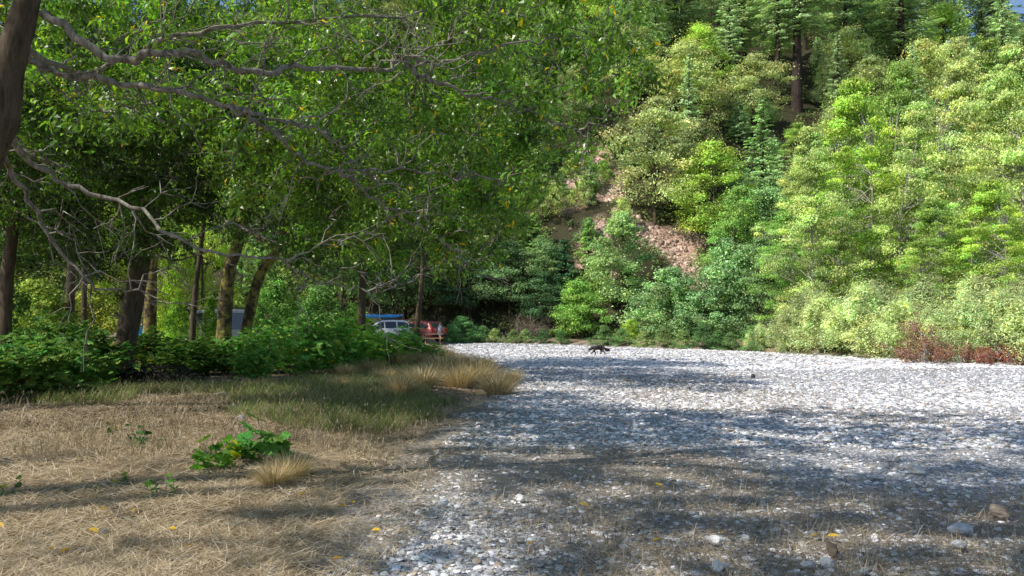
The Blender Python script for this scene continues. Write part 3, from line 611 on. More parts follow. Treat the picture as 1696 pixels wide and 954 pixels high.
# leafy trees behind the wood, sunlit and shaded looks put into their leaf tints
for i,(px,Y,top,w,col,lab) in enumerate([(60,44,150,260,(.18,.28,.08),'shaded green maple behind the dark left edge trunk'),(215,40,250,130,(.50,.62,.10),'maple tinted bright yellow as if sunlit, behind the thick bare trunk'),(335,47,180,150,(.48,.64,.10),'maple tinted sunlit-bright, seen above the grey car'),(425,60,90,220,(.20,.32,.08),'tall dim maple above the leaning mossy trunks'),(560,68,150,200,(.16,.27,.08),'shaded maple left of the white car'),(650,70,180,160,(.2,.33,.1),'shaded maple high behind the red car'),(-10,36,260,220,(.14,.22,.06),'dark maple at the left picture edge'),(-60,50,200,220,(.15,.24,.07),'dark maple furthest left, mostly out of the picture')]):
    by_top('maple_tree',[POLE[0],CAND[1],CAND[3]][i%3],px,Y,top,w,col,lab,'tree','maples behind the wood')
# understory bushes on the far side of the wood; brighter tints paint the sunlight
for i,(px,Y,top,w,col,lab) in enumerate([(60,30,470,150,(.36,.46,.10),'bush tinted yellowish as if sunlit between the dark left trunks'),(150,36,478,120,(.48,.50,.11),'bush tinted yellow as if sunlit left of the thick bare trunk'),(285,34,455,70,(.6,.75,.10),'bush tinted sunlit yellow-green right of the golden mossy trunk'),(455,38,470,110,(.24,.42,.10),'green bush right of the leaning mossy trunks'),(530,42,478,120,(.2,.36,.10),'dark green bush left of the white car'),(585,50,505,70,(.2,.35,.07),'small bright bush touching the white car'),(350,29,497,45,(.2,.36,.05),'small bright bush between slim trunk and mossy trunks'),(-20,24,440,140,(.14,.25,.06),'tall bush at the left picture edge'),(292,31,500,60,(.3,.5,.08),'green bush covering the left end of the grey car'),(428,29,503,60,(.2,.36,.09),'bush covering the right end of the grey car')]):
    by_top('understory_bush',UND[i%2],px,Y,top,w,col,lab,'bush','undergrowth bushes in the wood')

# ------------------------------------------------------------------ broad-leaved brambles and small plants
def bramble(seed,H,W,n,L,lo=.1,tv=.25,stems=14):
    r=np.random.default_rng(seed); br=MB(); cr=MB(); ends=[]
    for k in range(stems):
        a=r.random()*6.28; rr=W/2*r.uniform(.25,1); top=np.array([rr*math.cos(a),rr*math.sin(a),H*r.uniform(.45,1)*(1-.35*(2*rr/W)**2)])
        q=branch(br,np.array([top[0]*.25,top[1]*.25,-.1]),top,.011 if H>.8 else .005,.004,4,.12,8,r,wig=.03); ends+=list(q[2:])
    E=np.array(ends); p=E[r.integers(len(E),size=n)]+r.normal(size=(n,3))*np.array([.13,.13,.10])*W*.55; p[:,2]=np.clip(p[:,2],lo*H,H*1.05)
    nr=norm(np.array([0,-.25,1.0])+rdir(n,r)*.65); al=norm(p*np.array([1,1,0])+rdir(n,r)*.6*W); al=norm(al-nr*np.sum(al*nr,1,keepdims=True))
    sc=L*(.6+.7*r.random(n)); v,f=stamp(LOBED[0],LOBED[1],p,frames(al,nr),sc)
    t=np.clip(1+tv*r.normal(size=n),.4,1.8); Tn=np.repeat(t[:,None],3,1); Tn[:,0]*=1+.2*r.normal(size=n); yl=r.random(n)<.02; Tn[yl]=[3.5,1.6,.5]
    cr.add(v,f,rep(Tn,len(LOBED[1])))
    return dict(stems=br.mesh('stems',M_TWIG,True),leaves=cr.mesh('leaves',M_SOFT),H=H,W=W)
BR=[bramble(600+i,1.6,2.8,1050,.19) for i in range(3)]
def put_bramble(name,K,px,Y,h,w,col,label,group=None,cat='bush',y=None):
    x=at_px(px,Y); e=tag(link(name,None,None,(x,Y,tz(x,Y)),(0,0,rng.random()*6.28),(w/K['W'],w/K['W'],h/K['H'])),label,cat,group)
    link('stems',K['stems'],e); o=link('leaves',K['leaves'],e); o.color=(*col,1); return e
BGp='broad-leaved thimbleberry bushes'
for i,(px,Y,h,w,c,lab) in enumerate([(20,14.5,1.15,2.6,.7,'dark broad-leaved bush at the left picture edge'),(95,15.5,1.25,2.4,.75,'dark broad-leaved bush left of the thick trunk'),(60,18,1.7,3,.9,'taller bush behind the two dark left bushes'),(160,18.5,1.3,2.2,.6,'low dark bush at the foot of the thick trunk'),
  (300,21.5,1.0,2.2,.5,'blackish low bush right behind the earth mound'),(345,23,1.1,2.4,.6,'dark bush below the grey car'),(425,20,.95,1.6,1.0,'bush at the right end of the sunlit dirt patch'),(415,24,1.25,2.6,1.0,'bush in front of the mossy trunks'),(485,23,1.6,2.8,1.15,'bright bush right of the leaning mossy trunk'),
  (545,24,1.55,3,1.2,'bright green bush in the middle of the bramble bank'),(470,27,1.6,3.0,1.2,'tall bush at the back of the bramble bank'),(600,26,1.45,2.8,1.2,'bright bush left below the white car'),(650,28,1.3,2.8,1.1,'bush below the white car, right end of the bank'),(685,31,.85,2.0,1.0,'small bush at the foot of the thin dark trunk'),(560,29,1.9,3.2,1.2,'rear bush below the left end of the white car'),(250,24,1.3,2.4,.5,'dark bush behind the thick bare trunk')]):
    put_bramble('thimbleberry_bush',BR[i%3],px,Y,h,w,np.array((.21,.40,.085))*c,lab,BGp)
SP=[bramble(620,.55,.70,34,.20,stems=9),bramble(621,.28,.5,15,.11,stems=6),bramble(622,.22,.45,10,.10,stems=5)]
for (K,px,Y,h,w,c,lab) in [(SP[0],352,8.3,.42,.5,(.17,.36,.05),'young broad-leaved plant with big bright lobed leaves in the dry grass'),(SP[0],430,9.0,.52,.8,(.12,.28,.055),'bushier broad-leaved plant touching the bright one on its right'),(SP[1],272,7.2,.22,.4,(.12,.26,.05),'small lobed-leaf seedling on the dry thatch, centre left'),(SP[2],14,7.3,.2,.4,(.15,.34,.05),'small lobed-leaf seedling at the left picture edge'),(SP[2],200,7.6,.14,.4,(.14,.3,.05),'tiny flat seedling left of the centre seedling'),(SP[1],245,9.8,.3,.5,(.09,.2,.045),'small plant in shade behind the dry grass'),(SP[2],186,10.8,.25,.35,(.12,.24,.05),'tiny plant in the shaded dry grass on the left')]:
    put_bramble('thimbleberry_plant',K,px,Y,h,w,c,lab,'small plants in the dry grass','plant')

# ------------------------------------------------------------------ grass, straw, gravel (uncountable)
def scatter(n, Y0, Y1, fx, r, pw=1.6, keep=None):
    """n ground points, denser near the camera; fx(y)->(x0,x1)"""
    out=[]
    tot=0
    while tot<n:
        u=r.random(n*2); a=1-pw; Y=(Y0**a+u*(Y1**a-Y0**a))**(1/a) if abs(a)>1e-3 else Y0*(Y1/Y0)**u
        x0,x1=fx(Y); X=x0+(x1-x0)*r.random(len(Y)); 
        k=keep(X,Y) if keep is not None else np.ones(len(X),bool)
        p=np.stack([X[k],Y[k]],1); out.append(p); tot+=len(p)
    p=np.concatenate(out)[:n]; return np.column_stack([p,terrain(p[:,0],p[:,1])])
r=np.random.default_rng(77)
STR=np.array([(.32,.24,.15),(.44,.35,.23),(.56,.47,.34),(.17,.12,.08),(.36,.31,.18),(.60,.53,.42)])
def blades(n,pos,L,w,flat,r,cols,bend=1):
    a=r.random(n)*6.28
    if flat: d=np.stack([np.cos(a),np.sin(a),.16*r.random(n)-.03],-1); up=np.array([0,0,1.0])+rdir(n,r)*.4
    else: d=np.stack([np.cos(a)*.35,np.sin(a)*.35,np.ones(n)],-1)+r.normal(size=(n,3))*.12; up=np.stack([np.cos(a),np.sin(a),np.zeros(n)],-1)
    d=norm(d); s=norm(np.cross(d,up)); nn=np.cross(s,d); Rm=np.stack([s,nn,d],-1)
    v,f=stamp(BLADE[0],BLADE[1],pos,Rm,np.stack([w,L*bend,L],-1))
    c=cols[r.integers(len(cols),size=n)]*(.7+.6*r.random((n,1)))
    return v,f,rep(c,len(BLADE[1]))
straw_x=lambda Y:(-.68*Y-.3,xedge(Y)+.35+.5*vnoise(Y,Y*.3,1.2,3))
n=95000
p=scatter(n,4.4,19,straw_x,r,1.7,lambda x,y:(x<xedge(y)-.15)|(r.random(len(x))<.25))
p[:,2]+=.01+.05*r.random(n)*vnoise(p[:,0],p[:,1],.5,4)
mb=MB(); mb.add(*blades(n,p,.05+.24*r.random(n)**1.6,.0022+.0035*r.random(n)*p[:,1]/9+.001,True,r,STR*1.4,.35))
tag(link('dry_straw',mb.mesh('dry_straw',M_STRAW)),'tan flattened dry grass matted over the ground left of the gravel','dry grass',None,'stuff')
# upright dry stalks with seed heads
def clearing(x,y):
    px=CX+x/y*F; py=HZ+EYE/y*F
    return (((px-385)/110)**2+((py-632)/20)**2<1)|(((px-270)/60)**2+((py-625)/22)**2<1)
def keepdry(x,y): return (vnoise(x,y,1.1,14)>.36+.25*smooth(11,8.5,y))&~clearing(x,y)
n=8500
p=scatter(n,8.8,24,lambda Y:(-.66*Y,xedge(Y)-.1),r,1.2,keepdry)
L=(.12+.30*r.random(n)*(.4+vnoise(p[:,0],p[:,1],2,15)))*(.6+.4*smooth(9,13,p[:,1])); mb=MB()
mb.add(*blades(n,p,L,.003+.0035*p[:,1]/10*r.random(n)+.001,False,r,STR*np.array([.85,.85,.8])))
k=r.random(n)<.35; hd=p[k]+np.stack([r.normal(size=k.sum())*.03,r.normal(size=k.sum())*.03,L[k]*.95],-1)
al=norm(rdir(k.sum(),r)*.5+np.array([0,0,1])); v,f=stamp(LEAF[0],LEAF[1],hd,frames(al,rdir(k.sum(),r)),np.stack([np.full(k.sum(),.014),np.full(k.sum(),.055),np.full(k.sum(),.05)],-1))
mb.add(v,f,(.40,.32,.22))
tag(link('dry_grass_stalks',mb.mesh('dry_grass_stalks',M_STRAW)),'standing dry grass stalks with pale seed heads','dry grass',None,'stuff')
# low green grass
def keepg(x,y):
    px=CX+x/y*F; py=HZ+EYE/y*F
    e=((px-560)/190)**2+((py-678)/50)**2; e2=((px-80)/190)**2+((py-655)/38)**2; e3=((px-640)/120)**2+((py-605)/32)**2; e4=((px-330)/160)**2+((py-650)/22)**2
    return ((np.minimum(np.minimum(e,e2),np.minimum(e3,e4))+(vnoise(x,y,.8,16)-.5)*.9)<.9)&~clearing(x,y)
n=44000
p=scatter(n,10.5,42,lambda Y:(-.66*Y,xedge(Y)-.2),r,1.1,keepg)
G=np.array([(.13,.22,.05),(.20,.30,.08),(.28,.32,.12),(.15,.25,.07),(.42,.36,.20),(.45,.38,.24)])
mb=MB(); mb.add(*blades(n,p,.10+.24*r.random(n),.005+.003*p[:,1]/10,False,r,G,1.3))
tag(link('green_grass',mb.mesh('green_grass',M_GRASS)),'soft green grass along the wood edge','grass',None,'stuff')
# dead leaf and twig litter in the wood
n=9000
p=scatter(n,11,34,lambda Y:(-.7*Y,xedge(Y)-.8),r,1.3); p[:,2]+=.012
al=rdir(n,r)*np.array([1,1,.15]); v,f=stamp(LEAF6[0],LEAF6[1],p,frames(al,np.array([0,0,1.0])+rdir(n,r)*.35),(.04+.05*r.random(n)))
c=np.array([(.16,.10,.06),(.24,.17,.10),(.09,.06,.04),(.33,.25,.16)])[r.integers(4,size=n)]
mb=MB(); mb.add(v,f,rep(c,2)); tag(link('leaf_litter',mb.mesh('leaf_litter',M_STRAW)),'brown fallen leaf litter on the dirt under the trees','leaf litter',None,'stuff')
# sparse dry tufts on the gravel
n=26000
def keept(x,y): 
    s=(y>16)&(y<20)&(x>1.2)&(x<5.2); t=smooth(.40,.66,vnoise(x*.7,y,2.2,12))+.12; return (r.random(len(x))<t*.9)|(s&(r.random(len(x))<.9))
p=scatter(n,4.6,24,lambda Y:(xedge(Y),np.minimum(.68*Y,7.0)),r,1.5,keept)
mb=MB(); up=r.random(n)<.22; mb.add(*blades(int((~up).sum()),p[~up]+np.array([0,0,.025]),.06+.14*r.random((~up).sum()),.003+.003*r.random((~up).sum()),True,r,STR,.4)); mb.add(*blades(int(up.sum()),p[up],.05+.13*r.random(up.sum()),.004+.002*r.random(up.sum()),False,r,STR))
tag(link('straw_wisps',mb.mesh('straw_wisps',M_STRAW)),'thin tan straw wisps scattered over the shaded gravel','dry grass',None,'stuff')
# tall pale dry clumps at the track corner and wood edge
def tuft(seed,h,w,n=700):
    r=np.random.default_rng(seed); a=r.random(n)*6.28; q=w/2*r.random(n)**.8*.55; p=np.stack([q*np.cos(a),q*np.sin(a),np.zeros(n)],-1)
    d=norm(np.stack([np.cos(a)*.5,np.sin(a)*.5,np.ones(n)],-1)*1.0+r.normal(size=(n,3))*.27); up=np.stack([np.cos(a),np.sin(a),np.zeros(n)],-1)
    s=norm(np.cross(d,up)); nn=-np.cross(s,d)*np.sign(1); Rm=np.stack([s,np.cross(d,s)*-1,d],-1); L=h*(.45+.6*r.random(n))
    v,f=stamp(BLADE[0],BLADE[1],p,Rm,np.stack([np.full(n,.009),L*(.2+1.1*r.random(n)),L],-1)); c=STR[r.integers(6,size=n)]*np.where(r.random((n,1))<.12,np.array([[.7,1.0,.6]]),np.array([[1.25,1.2,1.02]]))*(.95+.7*r.random((n,1)))
    mb=MB(); mb.add(v,f,rep(c,len(BLADE[1]))); return mb.mesh('dry_grass_clump',M_STRAW)
TU=[tuft(700+i,.8,1.1,1300) for i in range(3)]
for i,(px,py,s,lab) in enumerate([(790,640,1.0,'tallest golden dry grass clump at the corner of the track'),(825,655,.8,'golden dry grass clump at the right of the tallest one'),(760,645,.9,'golden dry grass clump left of the tallest one'),(845,636,.6,'small dry clump at the tip of the grass corner'),(665,665,.7,'pale dry clump between green grass and track'),(700,652,.75,'pale dry clump right of the green grass'),(735,622,.9,'dry clump behind the golden corner clumps'),(640,640,.6,'pale dry clump on the wood edge above the green grass'),(800,612,.8,'dry clump at the rear of the corner'),(480,800,.42,'low rusty-tan dry clump right of the broad-leaved plants'),(455,812,.35,'small tan dry clump below the broad-leaved plants'),(690,612,.8,'rear dry clump by the bramble bank'),(560,655,.4,'thin dry clump inside the green grass'),(700,600,1.0,'rear tall dry clump at the end of the bramble bank'),(735,600,.9,'rearmost dry clump near the cooler box'),(660,615,.85,'dry clump at the foot of the bright bushes'),(615,625,.7,'dry clump below the middle of the bramble bank'),(575,632,.6,'dry clump left of the middle of the bramble bank'),(715,635,.75,'dry clump between golden corner and green grass'),(765,618,.9,'dry clump behind the tallest golden clump'),(680,640,.6,'dry clump on the right border of the green grass')]):
    Y=EYE*F/(py-HZ); x=at_px(px,Y); o=link('dry_grass_clump',TU[i%3],None,(x,Y,tz(x,Y)),(0,0,i*1.7),s); tag(o,lab,'dry grass','tall dry grass clumps')

# gravel
def ico(sub,seed,flat):
    bm=bmesh.new(); bmesh.ops.create_icosphere(bm,subdivisions=sub,radius=.5); r=np.random.default_rng(seed)
    v=np.array([x.co[:] for x in bm.verts]); f=np.array([[q.index for q in fc.verts] for fc in bm.faces]); bm.free()
    for _ in range(9):                      # chop flat facets
        d=rdir(1,r)[0]; lim=r.uniform(.22,.40); k=v@d-lim; m=k>0; v[m]-=k[m][:,None]*d*.9
    v*=np.array([1,r.uniform(.6,.85),flat]); v+=r.normal(size=v.shape)*.012; return v,f
BIG=[ico(2,800+i,.20+.08*(i%3)) for i in range(7)]; SML=[ico(1,820+i,.34) for i in range(6)]
def stones(n,Y0,Y1,fx,smin,smax,tm,r,pw,keep=None,pws=3.0,gain=1.0,tanf=.06):
    p=scatter(n,Y0,Y1,fx,r,pw,keep); mb=[]
    which=r.integers(len(tm),size=n); sz=smin+(smax-smin)*r.random(n)**pws
    for k,(tv,tf) in enumerate(tm):
        m=which==k; q=p[m].copy(); c=m.sum(); q[:,2]+=sz[m]*.06
        a=r.random(c)*6.28; d=np.stack([np.cos(a),np.sin(a),r.normal(size=c)*.16],-1); up=np.array([0,0,1.0])+r.normal(size=(c,3))*.16
        v,f=stamp(tv,tf,q,frames(d,up),sz[m]); g=.56+.38*r.random(c)**1.2; g[r.random(c)<.12]*=.45; T_=np.stack([g*1.0,g*.985,g*.99],-1); T_*=1+r.normal(size=(c,3))*.025; T_*=gain*(1 if gain==1 else (.55+.75*r.random((c,1))))
        w=r.random(c)<tanf; T_[w]=np.array([.46,.38,.30])*gain*(.7+.5*r.random((w.sum(),1)))
        mb.append((v,f,rep(T_,len(tf))))
    return mb
mb=MB(); inbar=lambda x,y:(x>xedge(y)+(vnoise(x,y,.9,4)-.5)*1.2+.1)&(y<yrim(x)+.6)
gxr=lambda Y:(xedge(Y)-.7,.68*Y+.4)
for b in stones(50000,4.3,12,gxr,.012,.095,BIG,r,1.5,lambda x,y:inbar(x,y)&(r.random(len(x))>.45*smooth(.45,.70,vnoise(x*.7,y,2.2,12))),8,1.0001,.20): mb.add(*b)
for b in stones(26000,10.5,17,gxr,.025,.15,SML,r,1.2,inbar,5,1.03,.12): mb.add(*b)
for b in stones(42000,15,34,gxr,.04,.17,SML,r,1.5,inbar,4,1.04,.09): mb.add(*b)
for b in stones(22000,28,68,gxr,.09,.30,SML,r,1.3,inbar): mb.add(*b)
tag(link('river_gravel',mb.mesh('river_gravel',M_STONE)),'flat grey river stones covering the gravel bar','gravel',None,'stuff')
r4=np.random.default_rng(91); qs=[]
for (a,b,rr) in scar_w: qs.append(np.array([a,b])+r4.normal(size=(170,2))*rr*.6)
q=np.concatenate(qs); q=q[(q[:,1]-yfoot(q[:,0]))>1]; c=len(q); pz=np.column_stack([q,terrain(q[:,0],q[:,1])]); tv,tf=ico(1,880,.7)
v,f=stamp(tv,tf,pz,frames(rdir(c,r4),rdir(c,r4)),.15+.75*r4.random(c)**4); T_=np.array([(.58,.40,.31),(.36,.24,.19),(.70,.54,.45),(.28,.20,.16)])[r4.integers(4,size=c)]
m2=MB().add(v,f,rep(T_,len(tf))); tag(link('slide_rubble',m2.mesh('slide_rubble',M_STONEF)),'loose reddish rubble lying on the bare landslip',None,None,'stuff')
# distinct rocks
def rock(name,px,py,wpx,hk,col,label,seed,dy=0,group='larger rocks on the gravel'):
    Y=EYE*F/(py-HZ); x=at_px(px,Y); w=wpx/F*Y*1.3; v,f=ico(3,seed,.9); v=v+.012*np.sin(v[:,[1,2,0]]*23)
    mb=MB(); mb.add(v*np.array([w,w*.8,w*hk]),f,col); o=link(name,mb.mesh(name,M_STONEF),None,(x,Y,tz(x,Y)+w*hk*.30+.015),(0.1,-.1,seed)); tag(o,label,'rock',group)
for i,a in enumerate([(1380,920,36,.75,(.16,.125,.095),'brown angular wedge-shaped rock, darkest on the near gravel'),(1368,940,28,.6,(.68,.66,.63),'whitish rounded rock directly in front of the brown wedge'),(1338,942,24,.5,(.60,.59,.58),'pale flat stone left of the whitish rounded one'),(1187,948,34,.6,(.66,.64,.60),'large pale rock at the bottom edge, right of centre'),(1184,903,24,.6,(.64,.63,.62),'pale rock with a yellow leaf beside it'),(1200,944,18,.5,(.5,.49,.48),'smaller stone touching the large pale bottom rock'),(1430,952,20,.5,(.6,.58,.55),'pale stone at the bottom edge right of the brown wedge'),(1655,850,38,.6,(.30,.24,.19),'brown-grey rock in the stony shade at far right'),(1595,878,46,.4,(.50,.50,.51),'broad flat blue-grey slab at the right'),(1588,905,40,.35,(.52,.52,.53),'long flat slab below the broad one'),(862,835,22,.5,(.62,.62,.63),'pale stone alone in the middle of the track'),(733,845,16,.9,(.6,.6,.6),'small upright pale stone left of the lone track stone'),(1248,627,10,.8,(.12,.11,.10),'small dark rock on the sunlit gravel by the shadow tip'),(1520,782,26,.6,(.55,.54,.52),'rounded pale stone at the rim of the stony shade'),(1450,790,28,.4,(.58,.57,.55),'flat pale stone left of the rounded one near the shadow rim')]):
    rock('rock',*a,seed=900+i)
# boulders / rubble beside the sunlit dirt patch
for i,a in enumerate([(365,672,20,.5,(.42,.39,.34),'flat pale stone lying in the grass right of the earth mound'),(388,698,14,1.1,(.50,.48,.46),'upright pale stone in the dry grass'),(402,688,18,.5,(.34,.33,.34),'grey stone right of the upright pale one'),(398,712,13,.7,(.50,.50,.52),'small pale stone below the upright one'),(175,892,12,.6,(.36,.36,.40),'small blue-grey stone on the thatch, lower left'),(258,895,13,.5,(.36,.36,.40),'second small blue-grey stone on the thatch, further right')]):
    rock('stone',*a,seed=930+i,group='stones in the grass')
# earth mound at the foot of the thick trunk
v,f=ico(4,950,1.0); nz=(vnoise(v[:,0]*6,v[:,1]*6,.6,3)-.5)*.35+(vnoise(v[:,0]*20,v[:,1]*20,.8,4)-.5)*.14; v=v*(1+nz[:,None]); x=at_px(262,19); 
mb=MB(); mb.add(v*np.array([2.3,1.3,1.0]),f,(.030,.024,.020)); r2=np.random.default_rng(5); n=900; a=rdir(n,r2); a[:,2]=abs(a[:,2]); pp=a*np.array([1.12,.66,.5])*(.9+.15*r2.random((n,1)))
vv,ff=stamp(SML[0][0],SML[0][1],pp,frames(rdir(n,r2),rdir(n,r2)),.04+.10*r2.random(n)**2); mb.add(vv,ff,rep(np.array([(.05,.04,.033),(.09,.075,.06),(.02,.017,.015)])[r2.integers(3,size=n)],len(SML[0][1])))
tag(link('earth_mound',mb.mesh('earth_mound',M_STONEF),None,(x,19,tz(x,19)-.05)),'dark heap of loose earth and rubble right of the thick bare trunk','mound')
# fallen yellow leaves
yl=[(312,922),(170,860),(284,893),(86,925),(106,929),(0,888),(534,855),(566,853),(580,700),(797,763),(880,914),(968,848),(1193,891),(560,945),(622,897),(585,846),(1088,905),(1092,810),(945,840),(1350,893),(1380,895),(220,862),(500,833),(155,896),(612,848)]
m1=MB(); m1.add(LEAF6[0]*np.array([.045,.085,.09]),LEAF6[1],(.72,.48,.05)); YL=m1.mesh('fallen_leaf',M_GRASS)
for i,(px,py) in enumerate(yl):
    Y=EYE*F/(py-HZ); x=at_px(px,Y); o=link('fallen_leaf',YL,None,(x,Y,tz(x,Y)+.05),(.2*math.sin(i),.25,i*2.1),.8+.35*(i%3)/2); tag(o,'single yellow fallen leaf lying on the %s'%('dry grass left of the track' if px<600 else 'shaded gravel of the track'),'leaf','yellow leaves on the dry grass' if px<600 else 'yellow leaves on the gravel')

# driftwood and rusty brush on the right rim
def twiggy(name,label,px,Y,w,h,n,mat,col,seed,rad=.03,cat='driftwood',leafn=0,group=None):
    r=np.random.default_rng(seed); x=at_px(px,Y); mb=MB()
    e=tag(link(name,None,None,(x,Y,tz(x,Y))),label,cat,group)
    E=[]
    for k in range(n):
        a=np.array([r.uniform(-w/2,w/2),r.uniform(-.5,.5),.05+.3*r.random()]); d=norm(np.array([r.normal(),r.normal()*.6,abs(r.normal())*.8+.15])); L=r.uniform(.4,1)*h*1.3
        q=branch(mb,a,a+d*L,rad*r.uniform(.3,1),.006,5,r.uniform(-.1,.2),7,r,wig=.05); E+=list(q[2:])
        for _ in range(3): s=q[r.integers(2,6)]; E+=list(branch(mb,s,s+norm(d+rdir(1,r)[0])*L*.4,.012,.004,3,.05,5,r)[1:])
    link('branches',mb.mesh('branches',mat,True),e)
    if leafn:
        E=np.array(E); p=E[r.integers(len(E),size=leafn)]+r.normal(size=(leafn,3))*.10; p[:,2]=np.maximum(p[:,2],.03); m2=MB(); v,f=stamp(LEAF[0],LEAF[1],p,frames(rdir(leafn,r),rdir(leafn,r)),np.stack([np.full(leafn,.05),.11*(.6+.8*r.random(leafn)),np.full(leafn,.1)],-1))
        c=np.array(col)*(.6+.8*r.random((leafn,1))); m2.add(v,f,c); link('dead_leaves',m2.mesh('dead_leaves',M_RUST),e)
    return e
RU=(.40,.22,.14)
twiggy('dead_brush','rusty red-leaved dead branch leaning up at the left end of the brush',1535,31.5,1.0,1.3,14,M_DEAD,RU,1,leafn=1200,cat='dead brush',group='rusty dead brush')
twiggy('dead_brush','low rusty brush lying along the rim below the willows',1590,31.0,2.6,.55,26,M_DEAD,RU,2,leafn=1300,cat='dead brush',group='rusty dead brush')
twiggy('dead_brush','low rusty brush at the right picture edge',1680,29.6,2.4,.6,26,M_DEAD,(.36,.13,.08),3,leafn=1100,cat='dead brush',group='rusty dead brush')
twiggy('dead_brush','small rusty strip of brush left of the leaning red branch',1515,32.5,1.2,.25,12,M_DEAD,RU,4,leafn=700,cat='dead brush',group='rusty dead brush')
twiggy('driftwood_snag','bleached driftwood tangle behind the rusty brush',1600,32.4,2.0,.9,20,M_DEAD,RU,5,rad=.07)
twiggy('driftwood_snag','bleached forked driftwood at the right picture edge',1682,31.0,1.8,1.1,18,M_DEAD,RU,6,rad=.08)
twiggy('driftwood_snag','grey root snag on the bank below the slender slide tree',1028,68.5,2.2,1.8,20,M_DEAD,RU,7,rad=.10)
twiggy('bare_branch','thin bare tan branch lying on the rim left of the dog',842,62.5,1.6,.45,5,M_RUST and M_DEAD,RU,8,rad=.03,cat='branch')
twiggy('dead_brush','greyish dry brush on the brown undercut bank',885,66.2,3.2,1.5,70,M_DEAD,(.22,.17,.12),9,rad=.025,leafn=2500,cat='dead brush')
twiggy('bare_branches','tangle of bare grey branches inside the alders',1520,43.5,4,3.4,22,M_DEAD,RU,10,rad=.03,cat='dead brush')
# low weeds at the far bank foot
wd=[(800,64.5),(850,63),(930,62),(1000,61),(1130,58.5),(1210,55),(1165,57.5),(1065,60),(1100,59),(1245,50),(745,64),(780,64),(820,63),(870,63),(900,62),(1030,60),(1190,56)]
wd.sort()
WT=[548,553,541,545,552,546,556,550,540,545,552,543,548,538]; WC=[(.16,.3,.1),(.2,.32,.12),(.22,.38,.14),(.40,.5,.2),(.25,.34,.13),(.3,.42,.16),(.14,.26,.1)]
for i,(px,Y) in enumerate(wd):
    Y=rimY(px,.6)
    by_top('bank_weed',UND[i%2],px,Y,WT[i%14],58,WC[i%7],'low weedy bush on the far gravel rim, %s from the left'%ORD[i],'weed','weeds along the far rim')

# ------------------------------------------------------------------ vehicles
M_WHITE=plain_mat('white_paint',(.78,.79,.80),.3,coat=.6); M_RED=plain_mat('red_paint',(.48,.10,.09),.38,coat=.4); M_GREY=plain_mat('grey_paint',(.30,.30,.33),.35,coat=.5)
M_GLASS=plain_mat('dark_car_glass',(.035,.04,.05),.06,spec=.8); M_TYRE=plain_mat('black_rubber',(.02,.02,.02),.9); M_RIM=plain_mat('alloy_rim',(.5,.5,.52),.3,metal=.8); M_TRIM=plain_mat('black_trim',(.03,.03,.03),.6)
M_LAMP=plain_mat('headlamp_lens',(.85,.87,.9),.1,spec=.8); M_TAIL=plain_mat('tail_lamp_lens',(.55,.02,.02),.15,spec=.8); M_BLUE=plain_mat('blue_plastic',(.05,.35,.75),.4); M_WOOD=plain_mat('weathered_table_wood',(.50,.30,.17),.8,amt=.3,noise=20)
def lathe(prof,seg=24):
    v=[];f=[]
    for (rr,y) in prof:
        for k in range(seg): a=2*math.pi*k/seg; v.append((rr*math.cos(a),y,rr*math.sin(a)))
    for i in range(len(prof)-1):
        for k in range(seg): f.append([i*seg+k,i*seg+(k+1)%seg,(i+1)*seg+(k+1)%seg,(i+1)*seg+k])
    return np.array(v),np.array(f)
